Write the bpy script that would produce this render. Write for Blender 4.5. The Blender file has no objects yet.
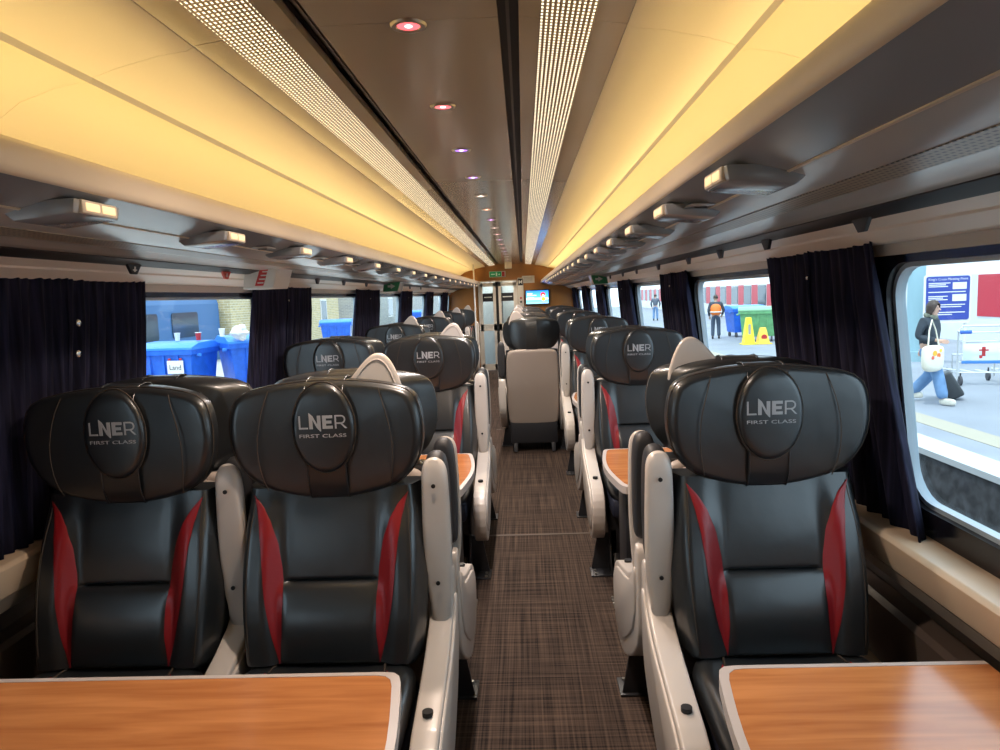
import bpy, bmesh, math, random
from mathutils import Vector, Matrix
random.seed(4)
C = bpy.context.scene.collection
PI = math.pi
R = math.radians

# ------------------------------------------------------------------ materials
def mat(name, col, rough=.5, metal=0., spec=.5, emit=None, estr=0., bump=0., bscale=40., var=0., coat=0., vscale=6.):
    m = bpy.data.materials.new(name); m.use_nodes = True
    nt = m.node_tree; b = nt.nodes['Principled BSDF']
    b.inputs['Base Color'].default_value = (*col, 1)
    b.inputs['Roughness'].default_value = rough
    b.inputs['Metallic'].default_value = metal
    b.inputs['Specular IOR Level'].default_value = spec
    if coat: b.inputs['Coat Weight'].default_value = coat; b.inputs['Coat Roughness'].default_value = .15
    if emit:
        b.inputs['Emission Color'].default_value = (*emit, 1); b.inputs['Emission Strength'].default_value = estr
    tc = nt.nodes.new('ShaderNodeTexCoord')
    if bump:
        n = nt.nodes.new('ShaderNodeTexNoise'); n.inputs['Scale'].default_value = bscale; n.inputs['Detail'].default_value = 3
        nt.links.new(tc.outputs['Object'], n.inputs['Vector'])
        bp = nt.nodes.new('ShaderNodeBump'); bp.inputs['Strength'].default_value = bump; bp.inputs['Distance'].default_value = .01
        nt.links.new(n.outputs['Fac'], bp.inputs['Height']); nt.links.new(bp.outputs['Normal'], b.inputs['Normal'])
    if var:
        n = nt.nodes.new('ShaderNodeTexNoise'); n.inputs['Scale'].default_value = vscale; n.inputs['Detail'].default_value = 4
        nt.links.new(tc.outputs['Object'], n.inputs['Vector'])
        r = nt.nodes.new('ShaderNodeValToRGB')
        r.color_ramp.elements[0].position = .3; r.color_ramp.elements[1].position = .7
        r.color_ramp.elements[0].color = (*[max(0, c*(1-var)) for c in col], 1)
        r.color_ramp.elements[1].color = (*[min(1, c*(1+var)) for c in col], 1)
        nt.links.new(n.outputs['Fac'], r.inputs['Fac']); nt.links.new(r.outputs['Color'], b.inputs['Base Color'])
    return m

M = {}
M['leather'] = mat('black leather', (.014,.016,.018), .34, spec=.8, bump=.16, bscale=10, coat=.25)
M['leather2'] = mat('black leather trim', (.014,.015,.016), .38, bump=.1, bscale=30)
M['red'] = mat('red leather', (.26,.008,.012), .38, bump=.1, bscale=30)
M['thread'] = mat('brown stitching', (.055,.038,.026), .7)
M['silverprint'] = mat('silver print', (.42,.42,.43), .5)
M['plastic'] = mat('warm grey seat plastic', (.60,.54,.49), .3, bump=.03, bscale=12, coat=.2)
M['shell'] = mat('taupe seat shell', (.36,.30,.26), .45, bump=.05, bscale=8)
M['pad'] = mat('dark armrest pad', (.03,.03,.034), .5, bump=.1)
M['darkmetal'] = mat('dark painted metal', (.022,.023,.028), .45)
M['navy'] = mat('navy seat base cloth', (.012,.015,.032), .6)
M['screw'] = mat('black screw', (.01,.01,.01), .4)
M['steel'] = mat('steel', (.45,.43,.40), .32, metal=.9)
M['edge'] = mat('pale table edging', (.52,.46,.43), .35)
M['cream'] = mat('cream painted panel', (.84,.78,.68), .35, bump=.02, bscale=3)
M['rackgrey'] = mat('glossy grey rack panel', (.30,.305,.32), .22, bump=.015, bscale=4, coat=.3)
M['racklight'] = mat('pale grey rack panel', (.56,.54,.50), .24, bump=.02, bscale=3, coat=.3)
M['nose'] = mat('rack nose trim', (.66,.55,.42), .35)
M['cove'] = mat('ceiling cove panel', (.80,.74,.60), .38, bump=.015, bscale=2)
M['ceil'] = mat('taupe ceiling panel', (.34,.29,.24), .17, bump=.02, bscale=2.5, coat=.3)
M['black'] = mat('black rubber', (.008,.008,.01), .5)
M['blackgloss'] = mat('black gloss', (.008,.008,.012), .2)
M['rim'] = mat('pale window rim', (.42,.50,.56), .35)
M['lower'] = mat('dark brown lower wall', (.10,.072,.058), .4, bump=.03)
M['beige'] = mat('beige trim', (.50,.38,.26), .4)
M['silltop'] = mat('tan sill', (.56,.42,.29), .35)
M['sillface'] = mat('taupe sill face', (.25,.2,.155), .45)
M['popper'] = mat('chrome popper', (.8,.8,.78), .2, metal=1)
M['endwall'] = mat('orange brown end wall', (.36,.15,.035), .4, var=.12, vscale=3)
M['doorframe'] = mat('pale door frame', (.62,.56,.48), .4)
M['white'] = mat('white paint', (.75,.74,.72), .4)
M['vest'] = mat('vestibule wall', (.55,.60,.60), .5)

def wood():
    m = mat('cherry wood laminate', (.5,.2,.06), .2, coat=.35)
    nt = m.node_tree; b = nt.nodes['Principled BSDF']; tc = [n for n in nt.nodes if n.type == 'TEX_COORD'][0]
    mp = nt.nodes.new('ShaderNodeMapping'); mp.inputs['Scale'].default_value = (1.2, 14, 1)
    n = nt.nodes.new('ShaderNodeTexNoise'); n.inputs['Scale'].default_value = 2.2; n.inputs['Detail'].default_value = 8; n.inputs['Distortion'].default_value = .6
    r = nt.nodes.new('ShaderNodeValToRGB')
    r.color_ramp.elements[0].position = .3; r.color_ramp.elements[0].color = (.40,.135,.040,1)
    r.color_ramp.elements[1].position = .72; r.color_ramp.elements[1].color = (.62,.25,.085,1)
    nt.links.new(tc.outputs['Object'], mp.inputs['Vector']); nt.links.new(mp.outputs[0], n.inputs['Vector'])
    nt.links.new(n.outputs['Fac'], r.inputs['Fac']); nt.links.new(r.outputs['Color'], b.inputs['Base Color'])
    return m
M['wood'] = wood()

def carpet():
    m = mat('woven brown carpet', (.05,.035,.03), .9, spec=.2)
    nt = m.node_tree; b = nt.nodes['Principled BSDF']; tc = [n for n in nt.nodes if n.type == 'TEX_COORD'][0]
    cols = []
    for sc, dim in (((70, .9, 1), 1), ((1.2, 60, 1), 1)):
        mp = nt.nodes.new('ShaderNodeMapping'); mp.inputs['Scale'].default_value = sc
        n = nt.nodes.new('ShaderNodeTexNoise'); n.inputs['Scale'].default_value = 1.6; n.inputs['Detail'].default_value = 2
        nt.links.new(tc.outputs['Object'], mp.inputs['Vector']); nt.links.new(mp.outputs[0], n.inputs['Vector'])
        cols.append(n.outputs['Fac'])
    mx = nt.nodes.new('ShaderNodeMath'); mx.operation = 'ADD'
    nt.links.new(cols[0], mx.inputs[0]); nt.links.new(cols[1], mx.inputs[1])
    mu = nt.nodes.new('ShaderNodeMath'); mu.operation = 'MULTIPLY'; mu.inputs[1].default_value = .5
    nt.links.new(mx.outputs[0], mu.inputs[0])
    r = nt.nodes.new('ShaderNodeValToRGB')
    r.color_ramp.elements[0].position = .38; r.color_ramp.elements[0].color = (.014,.009,.008,1)
    r.color_ramp.elements[1].position = .64; r.color_ramp.elements[1].color = (.105,.070,.052,1)
    nt.links.new(mu.outputs[0], r.inputs['Fac']); nt.links.new(r.outputs['Color'], b.inputs['Base Color'])
    return m
M['carpet'] = carpet()

def curtain_mat():
    m = mat('navy curtain cloth', (.010,.010,.026), .85, spec=.2)
    nt = m.node_tree; b = nt.nodes['Principled BSDF']; tc = [n for n in nt.nodes if n.type == 'TEX_COORD'][0]
    mp = nt.nodes.new('ShaderNodeMapping'); mp.inputs['Scale'].default_value = (40, 40, .6)
    n = nt.nodes.new('ShaderNodeTexNoise'); n.inputs['Scale'].default_value = 1.5
    r = nt.nodes.new('ShaderNodeValToRGB')
    r.color_ramp.elements[0].position = .35; r.color_ramp.elements[0].color = (.006,.006,.016,1)
    r.color_ramp.elements[1].position = .7; r.color_ramp.elements[1].color = (.020,.019,.046,1)
    nt.links.new(tc.outputs['Object'], mp.inputs['Vector']); nt.links.new(mp.outputs[0], n.inputs['Vector'])
    nt.links.new(n.outputs['Fac'], r.inputs['Fac']); nt.links.new(r.outputs['Color'], b.inputs['Base Color'])
    return m
M['curtain'] = curtain_mat()

def dots(name, base, dot, sx, sy, axis='XY', lit=0):
    """regular grid of small holes, in the object's own coordinates (metres)"""
    m = mat(name, base, .3)
    nt = m.node_tree; b = nt.nodes['Principled BSDF']; tc = [n for n in nt.nodes if n.type == 'TEX_COORD'][0]
    sep = nt.nodes.new('ShaderNodeSeparateXYZ'); nt.links.new(tc.outputs['Object'], sep.inputs[0])
    outs = []
    for ax, s, duty in ((axis[0], sx, .42), (axis[1], sy, .58)):
        a = nt.nodes.new('ShaderNodeMath'); a.operation = 'MULTIPLY'; a.inputs[1].default_value = 1/s
        nt.links.new(sep.outputs[ax], a.inputs[0])
        f = nt.nodes.new('ShaderNodeMath'); f.operation = 'FRACT'; nt.links.new(a.outputs[0], f.inputs[0])
        l = nt.nodes.new('ShaderNodeMath'); l.operation = 'LESS_THAN'; l.inputs[1].default_value = duty
        nt.links.new(f.outputs[0], l.inputs[0]); outs.append(l.outputs[0])
    mu = nt.nodes.new('ShaderNodeMath'); mu.operation = 'MULTIPLY'
    nt.links.new(outs[0], mu.inputs[0]); nt.links.new(outs[1], mu.inputs[1])
    mx = nt.nodes.new('ShaderNodeMix'); mx.data_type = 'RGBA'
    mx.inputs[6].default_value = (*base, 1); mx.inputs[7].default_value = (*dot, 1)
    nt.links.new(mu.outputs[0], mx.inputs[0]); nt.links.new(mx.outputs[2], b.inputs['Base Color'])
    if lit:
        ml = nt.nodes.new('ShaderNodeMath'); ml.operation = 'MULTIPLY'; ml.inputs[1].default_value = lit
        nt.links.new(mu.outputs[0], ml.inputs[0]); nt.links.new(ml.outputs[0], b.inputs['Emission Strength']); b.inputs['Emission Color'].default_value = (1,.88,.62,1)
    return m
M['perf'] = dots('lit perforated ceiling strip', (.34,.27,.18), (.95,.90,.76), .0116, .019, lit=.75)
M['mesh'] = dots('perforated rack strip', (.42,.36,.27), (.10,.085,.07), .012, .016)

def glassmat():
    m = bpy.data.materials.new('window glass'); m.use_nodes = True; nt = m.node_tree; nt.nodes.clear()
    o = nt.nodes.new('ShaderNodeOutputMaterial'); t = nt.nodes.new('ShaderNodeBsdfTransparent'); g = nt.nodes.new('ShaderNodeBsdfGlossy')
    t.inputs[0].default_value = (.90,.97,1,1); g.inputs['Roughness'].default_value = .02
    mx = nt.nodes.new('ShaderNodeMixShader'); mx.inputs[0].default_value = .05
    nt.links.new(t.outputs[0], mx.inputs[1]); nt.links.new(g.outputs[0], mx.inputs[2]); nt.links.new(mx.outputs[0], o.inputs[0])
    return m
M['glass'] = glassmat()

def brickmat(name, c1, c2, mortar, scale=1.0):
    m = mat(name, c1, .85)
    nt = m.node_tree; b = nt.nodes['Principled BSDF']; tc = [n for n in nt.nodes if n.type == 'TEX_COORD'][0]
    sep = nt.nodes.new('ShaderNodeSeparateXYZ'); cb = nt.nodes.new('ShaderNodeCombineXYZ')
    ad = nt.nodes.new('ShaderNodeMath'); ad.operation = 'ADD'
    nt.links.new(tc.outputs['Object'], sep.inputs[0]); nt.links.new(sep.outputs['X'], ad.inputs[0]); nt.links.new(sep.outputs['Y'], ad.inputs[1])
    nt.links.new(ad.outputs[0], cb.inputs['X']); nt.links.new(sep.outputs['Z'], cb.inputs['Y'])
    br = nt.nodes.new('ShaderNodeTexBrick'); br.inputs['Scale'].default_value = scale
    br.inputs['Color1'].default_value = (*c1, 1); br.inputs['Color2'].default_value = (*c2, 1); br.inputs['Mortar'].default_value = (*mortar, 1)
    br.inputs['Brick Width'].default_value = .3; br.inputs['Row Height'].default_value = .1; br.inputs['Mortar Size'].default_value = .012
    nt.links.new(cb.outputs[0], br.inputs['Vector']); nt.links.new(br.outputs['Color'], b.inputs['Base Color'])
    return m

# ------------------------------------------------------------------ mesh helpers
def mk(name, verts, faces, smooth=True, sharp=40, mats=None, fm=None):
    me = bpy.data.meshes.new(name); me.from_pydata([tuple(v) for v in verts], [], faces)
    bm = bmesh.new(); bm.from_mesh(me); bmesh.ops.remove_doubles(bm, verts=bm.verts, dist=1e-5)
    if fm is None: bmesh.ops.recalc_face_normals(bm, faces=bm.faces)
    bm.to_mesh(me); bm.free()
    if smooth:
        for p in me.polygons: p.use_smooth = True
        try: me.set_sharp_from_angle(angle=R(sharp))
        except Exception: pass
    return me

def setmat(me, m):
    me.materials.clear(); me.materials.append(m); return me

def ob(name, me, m=None, parent=None, loc=(0,0,0), rot=(0,0,0)):
    if m is not None and len(me.materials) == 0: me.materials.append(m)
    o = bpy.data.objects.new(name, me); C.objects.link(o); o.location = loc; o.rotation_euler = rot
    if parent: o.parent = parent
    return o

def thing(name, label, cat, loc=(0,0,0), rz=0, group=None):
    o = bpy.data.objects.new(name, None); C.objects.link(o); o.location = loc; o.rotation_euler = (0,0,rz)
    o.empty_display_size = .1
    o['label'] = label; o['category'] = cat
    if group: o['group'] = group
    return o
def tag(o, label, cat, group=None, kind=None):
    o['label'] = label; o['category'] = cat
    if group: o['group'] = group
    if kind: o['kind'] = kind
    return o
def struct(name, me, m, loc=(0,0,0)):
    o = ob(name, me, m, None, loc); o['kind'] = 'structure'; return o

class MB:
    """collects shapes into one mesh"""
    def __init__(s): s.v = []; s.f = []
    def add(s, v, f):
        k = len(s.v); s.v += [tuple(p) for p in v]; s.f += [tuple(i+k for i in q) for q in f]; return s
    def box(s, x0, x1, y0, y1, z0, z1):
        v = [(x,y,z) for x in (x0,x1) for y in (y0,y1) for z in (z0,z1)]
        return s.add(v, [(0,1,3,2),(4,6,7,5),(0,4,5,1),(2,3,7,6),(0,2,6,4),(1,5,7,3)])
    def bbox(s, x0, x1, y0, y1, z0, z1, r=.01, seg=2):
        bm = bmesh.new(); bmesh.ops.create_cube(bm, size=1)
        for v in bm.verts:
            v.co = Vector(((x0+x1)/2+v.co.x*(x1-x0), (y0+y1)/2+v.co.y*(y1-y0), (z0+z1)/2+v.co.z*(z1-z0)))
        bmesh.ops.bevel(bm, geom=list(bm.edges), offset=r, segments=seg, profile=.5, affect='EDGES')
        bm.verts.index_update(); s.add([v.co[:] for v in bm.verts], [[v.index for v in f.verts] for f in bm.faces]); bm.free(); return s
    def prism(s, poly, t0, t1, axis='x', r=0., seg=2, holes=None):
        """polygon extruded along an axis from t0 to t1; poly holds the other two coordinates in order"""
        bm = bmesh.new()
        def P(a, b, t): return {'x': (t,a,b), 'y': (a,t,b), 'z': (a,b,t)}[axis]
        vs = [bm.verts.new(P(a,b,t0)) for a,b in poly]; f = bm.faces.new(vs)
        e = bmesh.ops.extrude_face_region(bm, geom=[f])
        d = Vector(P(0,0,t1-t0))
        for v in [g for g in e['geom'] if isinstance(g, bmesh.types.BMVert)]: v.co += d
        bmesh.ops.recalc_face_normals(bm, faces=bm.faces)
        if r: bmesh.ops.bevel(bm, geom=list(bm.edges), offset=r, segments=seg, profile=.5, affect='EDGES', clamp_overlap=True)
        bm.verts.index_update(); s.add([v.co[:] for v in bm.verts], [[v.index for v in f.verts] for f in bm.faces]); bm.free(); return s
    def tube(s, pts, r, n=8, closed=False):
        pts = [Vector(p) for p in pts]; k = len(pts); rings = []
        up = Vector((0,0,1))
        for i, p in enumerate(pts):
            a = pts[(i-1) % k] if (closed or i > 0) else p; b = pts[(i+1) % k] if (closed or i < k-1) else p
            t = (b-a).normalized()
            u = t.cross(up)
            if u.length < .15: u = t.cross(Vector((0,1,0)))
            u.normalize(); w = t.cross(u)
            rr = r[i] if isinstance(r, (list, tuple)) else r
            rings.append([p + u*math.cos(2*PI*j/n)*rr + w*math.sin(2*PI*j/n)*rr for j in range(n)])
        v = [q for ring in rings for q in ring]; f = []
        for i in range(k if closed else k-1):
            i2 = (i+1) % k
            for j in range(n): f.append((i*n+j, i*n+(j+1) % n, i2*n+(j+1) % n, i2*n+j))
        if not closed: f.append(tuple(range(n))[::-1]); f.append(tuple((k-1)*n+j for j in range(n)))
        return s.add(v, f)
    def cyl(s, p, q, r, n=16): return s.tube([p, q], r, n)
    def disc(s, c, r, h, n=24):
        return s.prism([(c[0]+r*math.cos(2*PI*i/n), c[1]+r*math.sin(2*PI*i/n)) for i in range(n)], c[2], c[2]+h, 'z')
    def grid(s, P):
        """P: rows of points"""
        a = len(P); b = len(P[0]); v = [q for row in P for q in row]
        f = [(i*b+j, i*b+j+1, (i+1)*b+j+1, (i+1)*b+j) for i in range(a-1) for j in range(b-1)]
        return s.add(v, f)
    def mesh(s, name='m', smooth=True, sharp=40): return mk(name, s.v, s.f, smooth, sharp)

def chaikin(p, n=2):
    for _ in range(n):
        q = []
        for i in range(len(p)):
            a = p[i]; b = p[(i+1) % len(p)]
            q.append((a[0]*.75+b[0]*.25, a[1]*.75+b[1]*.25)); q.append((a[0]*.25+b[0]*.75, a[1]*.25+b[1]*.75))
        p = q
    return p
def rrect(x0, x1, z0, z1, r, n=6):
    o = []
    for cx, cz, a0 in ((x1-r,z1-r,0),(x0+r,z1-r,90),(x0+r,z0+r,180),(x1-r,z0+r,270)):
        for i in range(n+1):
            a = R(a0+90*i/n); o.append((cx+r*math.cos(a), cz+r*math.sin(a)))
    return o
def pillow(outline, tf, tb, s0=.7, crown=.08, warp=None, ymid=0., centre=None, axis='y', sq=2.0):
    """soft cushion over an outline (x,z): front towards -y by tf, back towards +y by tb"""
    if centre is None:
        centre = (sum(p[0] for p in outline)/len(outline), sum(p[1] for p in outline)/len(outline))
    cx, cz = centre; n = len(outline); v = []; f = []
    S = [1-(1-s0)*(1-math.cos(PI/2*i/5)) for i in range(6)] + [s0*.8, s0*.55, s0*.3]
    def prof(s):
        if s >= s0: return max(0, 1-((s-s0)/(1-s0))**sq)**(1/sq)
        return 1 + crown*(1-(s/s0)**2)
    W = warp or (lambda x, z: 0)
    def pt(x, y, z): return (x,y,z) if axis == 'y' else (x,z,-y)   # axis z: outline in x,y and front is up
    for side, t in ((-1, tf), (1, tb)):
        base = len(v)
        for s in S:
            for (x, z) in outline:
                X = cx+(x-cx)*s; Z = cz+(z-cz)*s
                v.append(pt(X, ymid + side*t*prof(s) + W(X, Z), Z))
        v.append(pt(cx, ymid + side*t*(1+crown) + W(cx, cz), cz)); c = len(v)-1
        for i in range(len(S)-1):
            for j in range(n):
                k = (j+1) % n
                f.append((base+i*n+j, base+i*n+k, base+(i+1)*n+k, base+(i+1)*n+j))
        l = base+(len(S)-1)*n
        for j in range(n): f.append((l+j, l+(j+1) % n, c))
    return v, f

def text_mesh(s, size, font_depth=.0008):
    cu = bpy.data.curves.new('t', 'FONT'); cu.body = s; cu.size = size; cu.align_x = 'CENTER'; cu.align_y = 'CENTER'
    cu.extrude = font_depth; cu.resolution_u = 3
    o = bpy.data.objects.new('t', cu); C.objects.link(o)
    dg = bpy.context.evaluated_depsgraph_get(); me = bpy.data.meshes.new_from_object(o.evaluated_get(dg))
    bpy.data.objects.remove(o); bpy.data.curves.remove(cu)
    return me
def text_on(name, s, size, m, parent, loc, rot, sx=1., depth=.0008):
    me = text_mesh(s, size, depth)
    for v in me.vertices: v.co.x *= sx
    return ob(name, setmat(me, m), None, parent, loc, rot)

# ------------------------------------------------------------------ the carriage shell
Y0, Y1 = -1.6, 14.7
def xw(z): return 1.277 + (1.62-z)*.11            # inner face of the leaning side wall
WIN_TOP, WIN_BOT = 1.638, .94
def windows(na=0):
    k = -1; out = []
    while True:
        a, b = .58+na+2.22*k, 2.03+2.22*k
        if a > Y1-.2: break
        if b > Y0+.1: out.append((max(a, Y0+.05), min(b, Y1-.15)))
        k += 1
    return out
WN = {-1: windows(-.2), 1: windows(0)}

struct('floor', MB().box(-1.45,1.45,Y0,Y1+1.6,-.12,0).mesh(smooth=False), M['carpet'])
for i, y in enumerate((4.49, 8.2)):
    struct('trim_%d' % (i+1), MB().bbox(-.12,.64,y-.012,y+.012,0,.004,.0015,1).mesh(), mat('worn floor joint strip %d' % i, (.09,.065,.05), .6))

for side, sn in ((-1,'left'),(1,'right')):
    # leaning wall with real window openings
    mb = MB()
    def slab(y0, y1, z0, z1, t=.035):
        v = [(side*(xw(z)+dx), y, z) for dx in (0,t) for y in (y0,y1) for z in (z0,z1)]
        mb.add(v, [(0,1,3,2),(4,6,7,5),(0,4,5,1),(2,3,7,6),(0,2,6,4),(1,5,7,3)])
    slab(Y0, Y1, 0, WIN_BOT); slab(Y0, Y1, WIN_TOP, 2.3)
    prev = Y0
    for a, b in WN[side]:
        if a > prev: slab(prev, a, WIN_BOT, WIN_TOP)
        prev = b
    if prev < Y1: slab(prev, Y1, WIN_BOT, WIN_TOP)
    struct('wall_'+sn, mb.mesh(smooth=False), M['lower'])

# windows: black frame with rounded corners, pale rim, pane
def ring(outer, inner, x_in, x_out, side):
    n = len(outer); v = []; f = []
    for pts in (outer, inner):
        for d in (x_in, x_out):
            for (y, z) in pts: v.append((side*(xw(z)+d), y, z))
    for j in range(n):
        k = (j+1) % n
        f += [(j,k,2*n+k,2*n+j), (n+j,3*n+j,3*n+k,n+k), (j,n+j,n+k,k), (2*n+j,2*n+k,3*n+k,3*n+j)]
    return v, f
wn = 0
for side in (-1,1):
    for a, b in WN[side]:
        wn += 1
        outer = rrect(a-.055, b+.055, WIN_BOT-.075, WIN_TOP+.045, .03, 6)
        mid = rrect(a+.01, b-.01, WIN_BOT+.01, WIN_TOP-.01, .105, 6)
        inn = rrect(a+.024, b-.024, WIN_BOT+.024, WIN_TOP-.022, .095, 6)
        v, f = ring(outer, mid, -.014, .03, side)
        w = struct('window_%d' % wn, mk('w', v, f, True, 30), M['blackgloss'])
        v, f = ring(mid, inn, .004, .032, side); ob('window_frame', mk('r', v, f, True, 30), M['rim'], w)
        pts = rrect(a+.02, b-.02, WIN_BOT+.02, WIN_TOP-.02, .09, 6)
        ob('pane', mk('p', [(side*(xw(z)+.020), y, z) for y, z in pts]+[(side*(xw(z)+.026), y, z) for y, z in pts],
                      [tuple(range(len(pts))), tuple(range(len(pts), 2*len(pts)))[::-1]], False), M['glass'], w)

def strip(prof, side, y0=Y0, y1=Y1, closed=False, segs=None):
    """sheet swept along the carriage from a profile of (half width, height)"""
    ys = segs or [y0, y1]
    mb = MB(); mb.grid([[(side*a, y, z) for a, z in prof] for y in ys])
    return mb
def solid(poly, side, y0=Y0, y1=Y1, r=0):
    return MB().prism([(side*a, z) for a, z in poly], y0, y1, 'y', r)

tn = 3
def trim(me, m):
    global tn
    o = struct('trim_%d' % tn, me, m); tn += 1; return o
for side, sn in ((-1,'left'),(1,'right')):
    # cream band over the windows, dark rail above it
    trim(solid([(1.115,1.736),(1.165,1.716),(1.168,1.710),(1.22,1.684),(1.275,1.678),(1.275,1.72),(1.2,1.745),(1.12,1.76)], side).mesh(sharp=20), M['cream'])
    trim(solid([(1.248,1.688),(1.272,1.686),(1.275,1.644),(1.256,1.650)], side).mesh(sharp=20), M['racklight'])
    # sill rail: tan face with a pale top, inner ledge to the window
    trim(solid([(1.235,.865),(1.25,.875),(1.36,.875),(1.40,.80),(1.30,.745),(1.262,.775)], side, Y0, Y1, .004).mesh(sharp=25), M['silltop'])
    trim(solid([(1.264,.772),(1.30,.745),(1.39,.76),(1.39,.70),(1.29,.722)], side).mesh(sharp=25), M['sillface'])
    trim(solid([(1.31,.60),(1.325,.615),(1.42,.615),(1.42,.40),(1.31,.42)], side).mesh(sharp=25), M['lower'])
    trim(solid([(1.27,.40),(1.285,.41),(1.44,.41),(1.44,.385),(1.285,.382)], side).mesh(sharp=25), M['beige'])
    trim(solid([(1.24,.16),(1.27,.20),(1.44,.20),(1.44,.0),(1.24,0)], side).mesh(sharp=25), M['lower'])
    # ceiling cove above the rack
    prof = [(.515,2.196),(.53,2.188),(.60,2.180),(.70,2.158),(.765,2.138),(.772,2.124),(.80,2.128),(.86,2.118),(.95,2.09),(1.04,2.03),(1.10,1.94),(1.125,1.86)]
    ys = [Y0+i*(Y1-Y0)/2 for i in range(3)]
    segs = [Y0]+[y for y in (-.5,1.72,3.94,6.16,8.38,10.6,12.82)]+[Y1]
    mb = MB()
    for i in range(len(segs)-1):
        y0, y1 = segs[i]+.0008, segs[i+1]-.0008
        # each panel a thin solid slab
        v = []; n = len(prof)
        for (dz) in (0,.01):
            for y in (y0,y1):
                for a, z in prof: v.append((side*a, y, z+dz))
        f = []
        for j in range(n-1):
            f += [(j,j+1,n+j+1,n+j),(2*n+j,3*n+j,3*n+j+1,2*n+j+1),(j,2*n+j,2*n+j+1,j+1),(n+j,n+j+1,3*n+j+1,3*n+j)]
        f += [(0,n,3*n,2*n),(n-1,3*n-1,4*n-1,2*n-1)]
        mb.add(v, f)
    o = struct('ceiling_cove_'+sn, mb.mesh(sharp=30), M['cove'])
    # flat ceiling panel with perforated strip
    mb = MB()
    for i in range(len(segs)-1):
        y0, y1 = segs[i]+.001, segs[i+1]-.001
        mb.prism([(side*a, z) for a, z in ((.262,2.226),(.31,2.222),(.44,2.208),(.515,2.198),(.515,2.24),(.262,2.25))], y0, y1, 'y')
    struct('ceiling_panel_'+sn, mb.mesh(sharp=20), M['ceil'])
    trim(solid([(.312,2.2205),(.438,2.2065),(.438,2.2085),(.312,2.2225)], side).mesh(smooth=False), M['perf'])
    trim(solid([(.213,2.28),(.264,2.28),(.264,2.27),(.213,2.27)], side).mesh(smooth=False), M['black'])
    trim(solid([(.232,2.246),(.240,2.246),(.240,2.25),(.232,2.25)], side).mesh(smooth=False), mat('slot rail '+sn, (.10,.08,.06), .3, metal=.6))
mb = MB()
for i in range(7):
    segs = [Y0,-.5,1.72,3.94,6.16,8.38,10.6,12.82,Y1]
for i in range(len(segs)-1):
    mb.prism([(-.213,2.228),(.213,2.228),(.213,2.27),(-.213,2.27)], segs[i]+.001, segs[i+1]-.001, 'y')
struct('ceiling', mb.mesh(smooth=False), M['ceil'])
# roof shell that closes the carriage
struct('roof', MB().prism([(-1.38,2.22),(-1.2,2.42),(-.7,2.58),(0,2.63),(.7,2.58),(1.2,2.42),(1.38,2.22),(1.30,2.2),(1.1,2.34),(.6,2.5),(0,2.55),(-.6,2.5),(-1.1,2.34),(-1.30,2.2)], Y0-.1, Y1+1.6, 'y').mesh(smooth=False), M['white'])
struct('wall_rear', MB().box(-1.45,1.45,Y0-.1,Y0,0,2.5).mesh(smooth=False), M['endwall'])

# ------------------------------------------------------------------ luggage racks and what is on them
for side, sn, wh in ((-1,'left','over the double seats and bins outside'),(1,'right','on the platform sign side')):
    r = thing('luggage_rack', 'long grey overhead luggage rack along the %s side with tan nose edge' % sn, 'luggage rack', (side*.85, Y0, 1.76))
    def lp(poly, rr=0):
        return MB().prism([(side*a-side*.85, z-1.76) for a, z in poly], 0.01, Y1-Y0-.01, 'y', rr)
    ob('nose_trim', lp([(.672,1.892),(.655,1.895),(.638,1.882),(.626,1.862),(.621,1.838),(.622,1.826),(.628,1.820),(.64,1.818),(.66,1.83),(.68,1.87)]).mesh(sharp=50), M['nose'], r)
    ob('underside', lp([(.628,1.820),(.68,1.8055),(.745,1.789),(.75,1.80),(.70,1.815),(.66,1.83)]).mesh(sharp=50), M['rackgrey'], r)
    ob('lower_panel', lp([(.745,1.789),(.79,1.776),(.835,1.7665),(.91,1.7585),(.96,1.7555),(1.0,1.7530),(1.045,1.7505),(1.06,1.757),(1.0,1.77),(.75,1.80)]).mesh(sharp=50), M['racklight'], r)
    ob('edge_strip', lp([(.743,1.790),(.748,1.7885),(.748,1.7855),(.743,1.787)]).mesh(smooth=False), M['nose'], r)
    ob('vent_grille', lp([(.84,1.7655),(.905,1.7585),(.905,1.7570),(.84,1.7640)]).mesh(smooth=False), M['mesh'], r)
    ob('tray', lp([(.68,1.87),(.70,1.835),(1.03,1.80),(1.12,1.82),(1.12,1.86),(1.10,1.85),(1.02,1.812),(.71,1.848),(.69,1.872)]).mesh(sharp=50), M['cream'], r)
    rl = thing('coat_rail', 'dark slim coat rail running under the %s luggage rack' % sn, 'rail', (side*1.0, Y0, 1.72))
    ob('rail', MB().prism([(side*(a-1.0), z-1.72) for a, z in ((1.045,1.752),(1.075,1.755),(1.125,1.745),(1.118,1.7335),(1.10,1.734),(1.047,1.748))], .01, Y1-Y0-.01, 'y').mesh(sharp=25), M['black'], rl)

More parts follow.
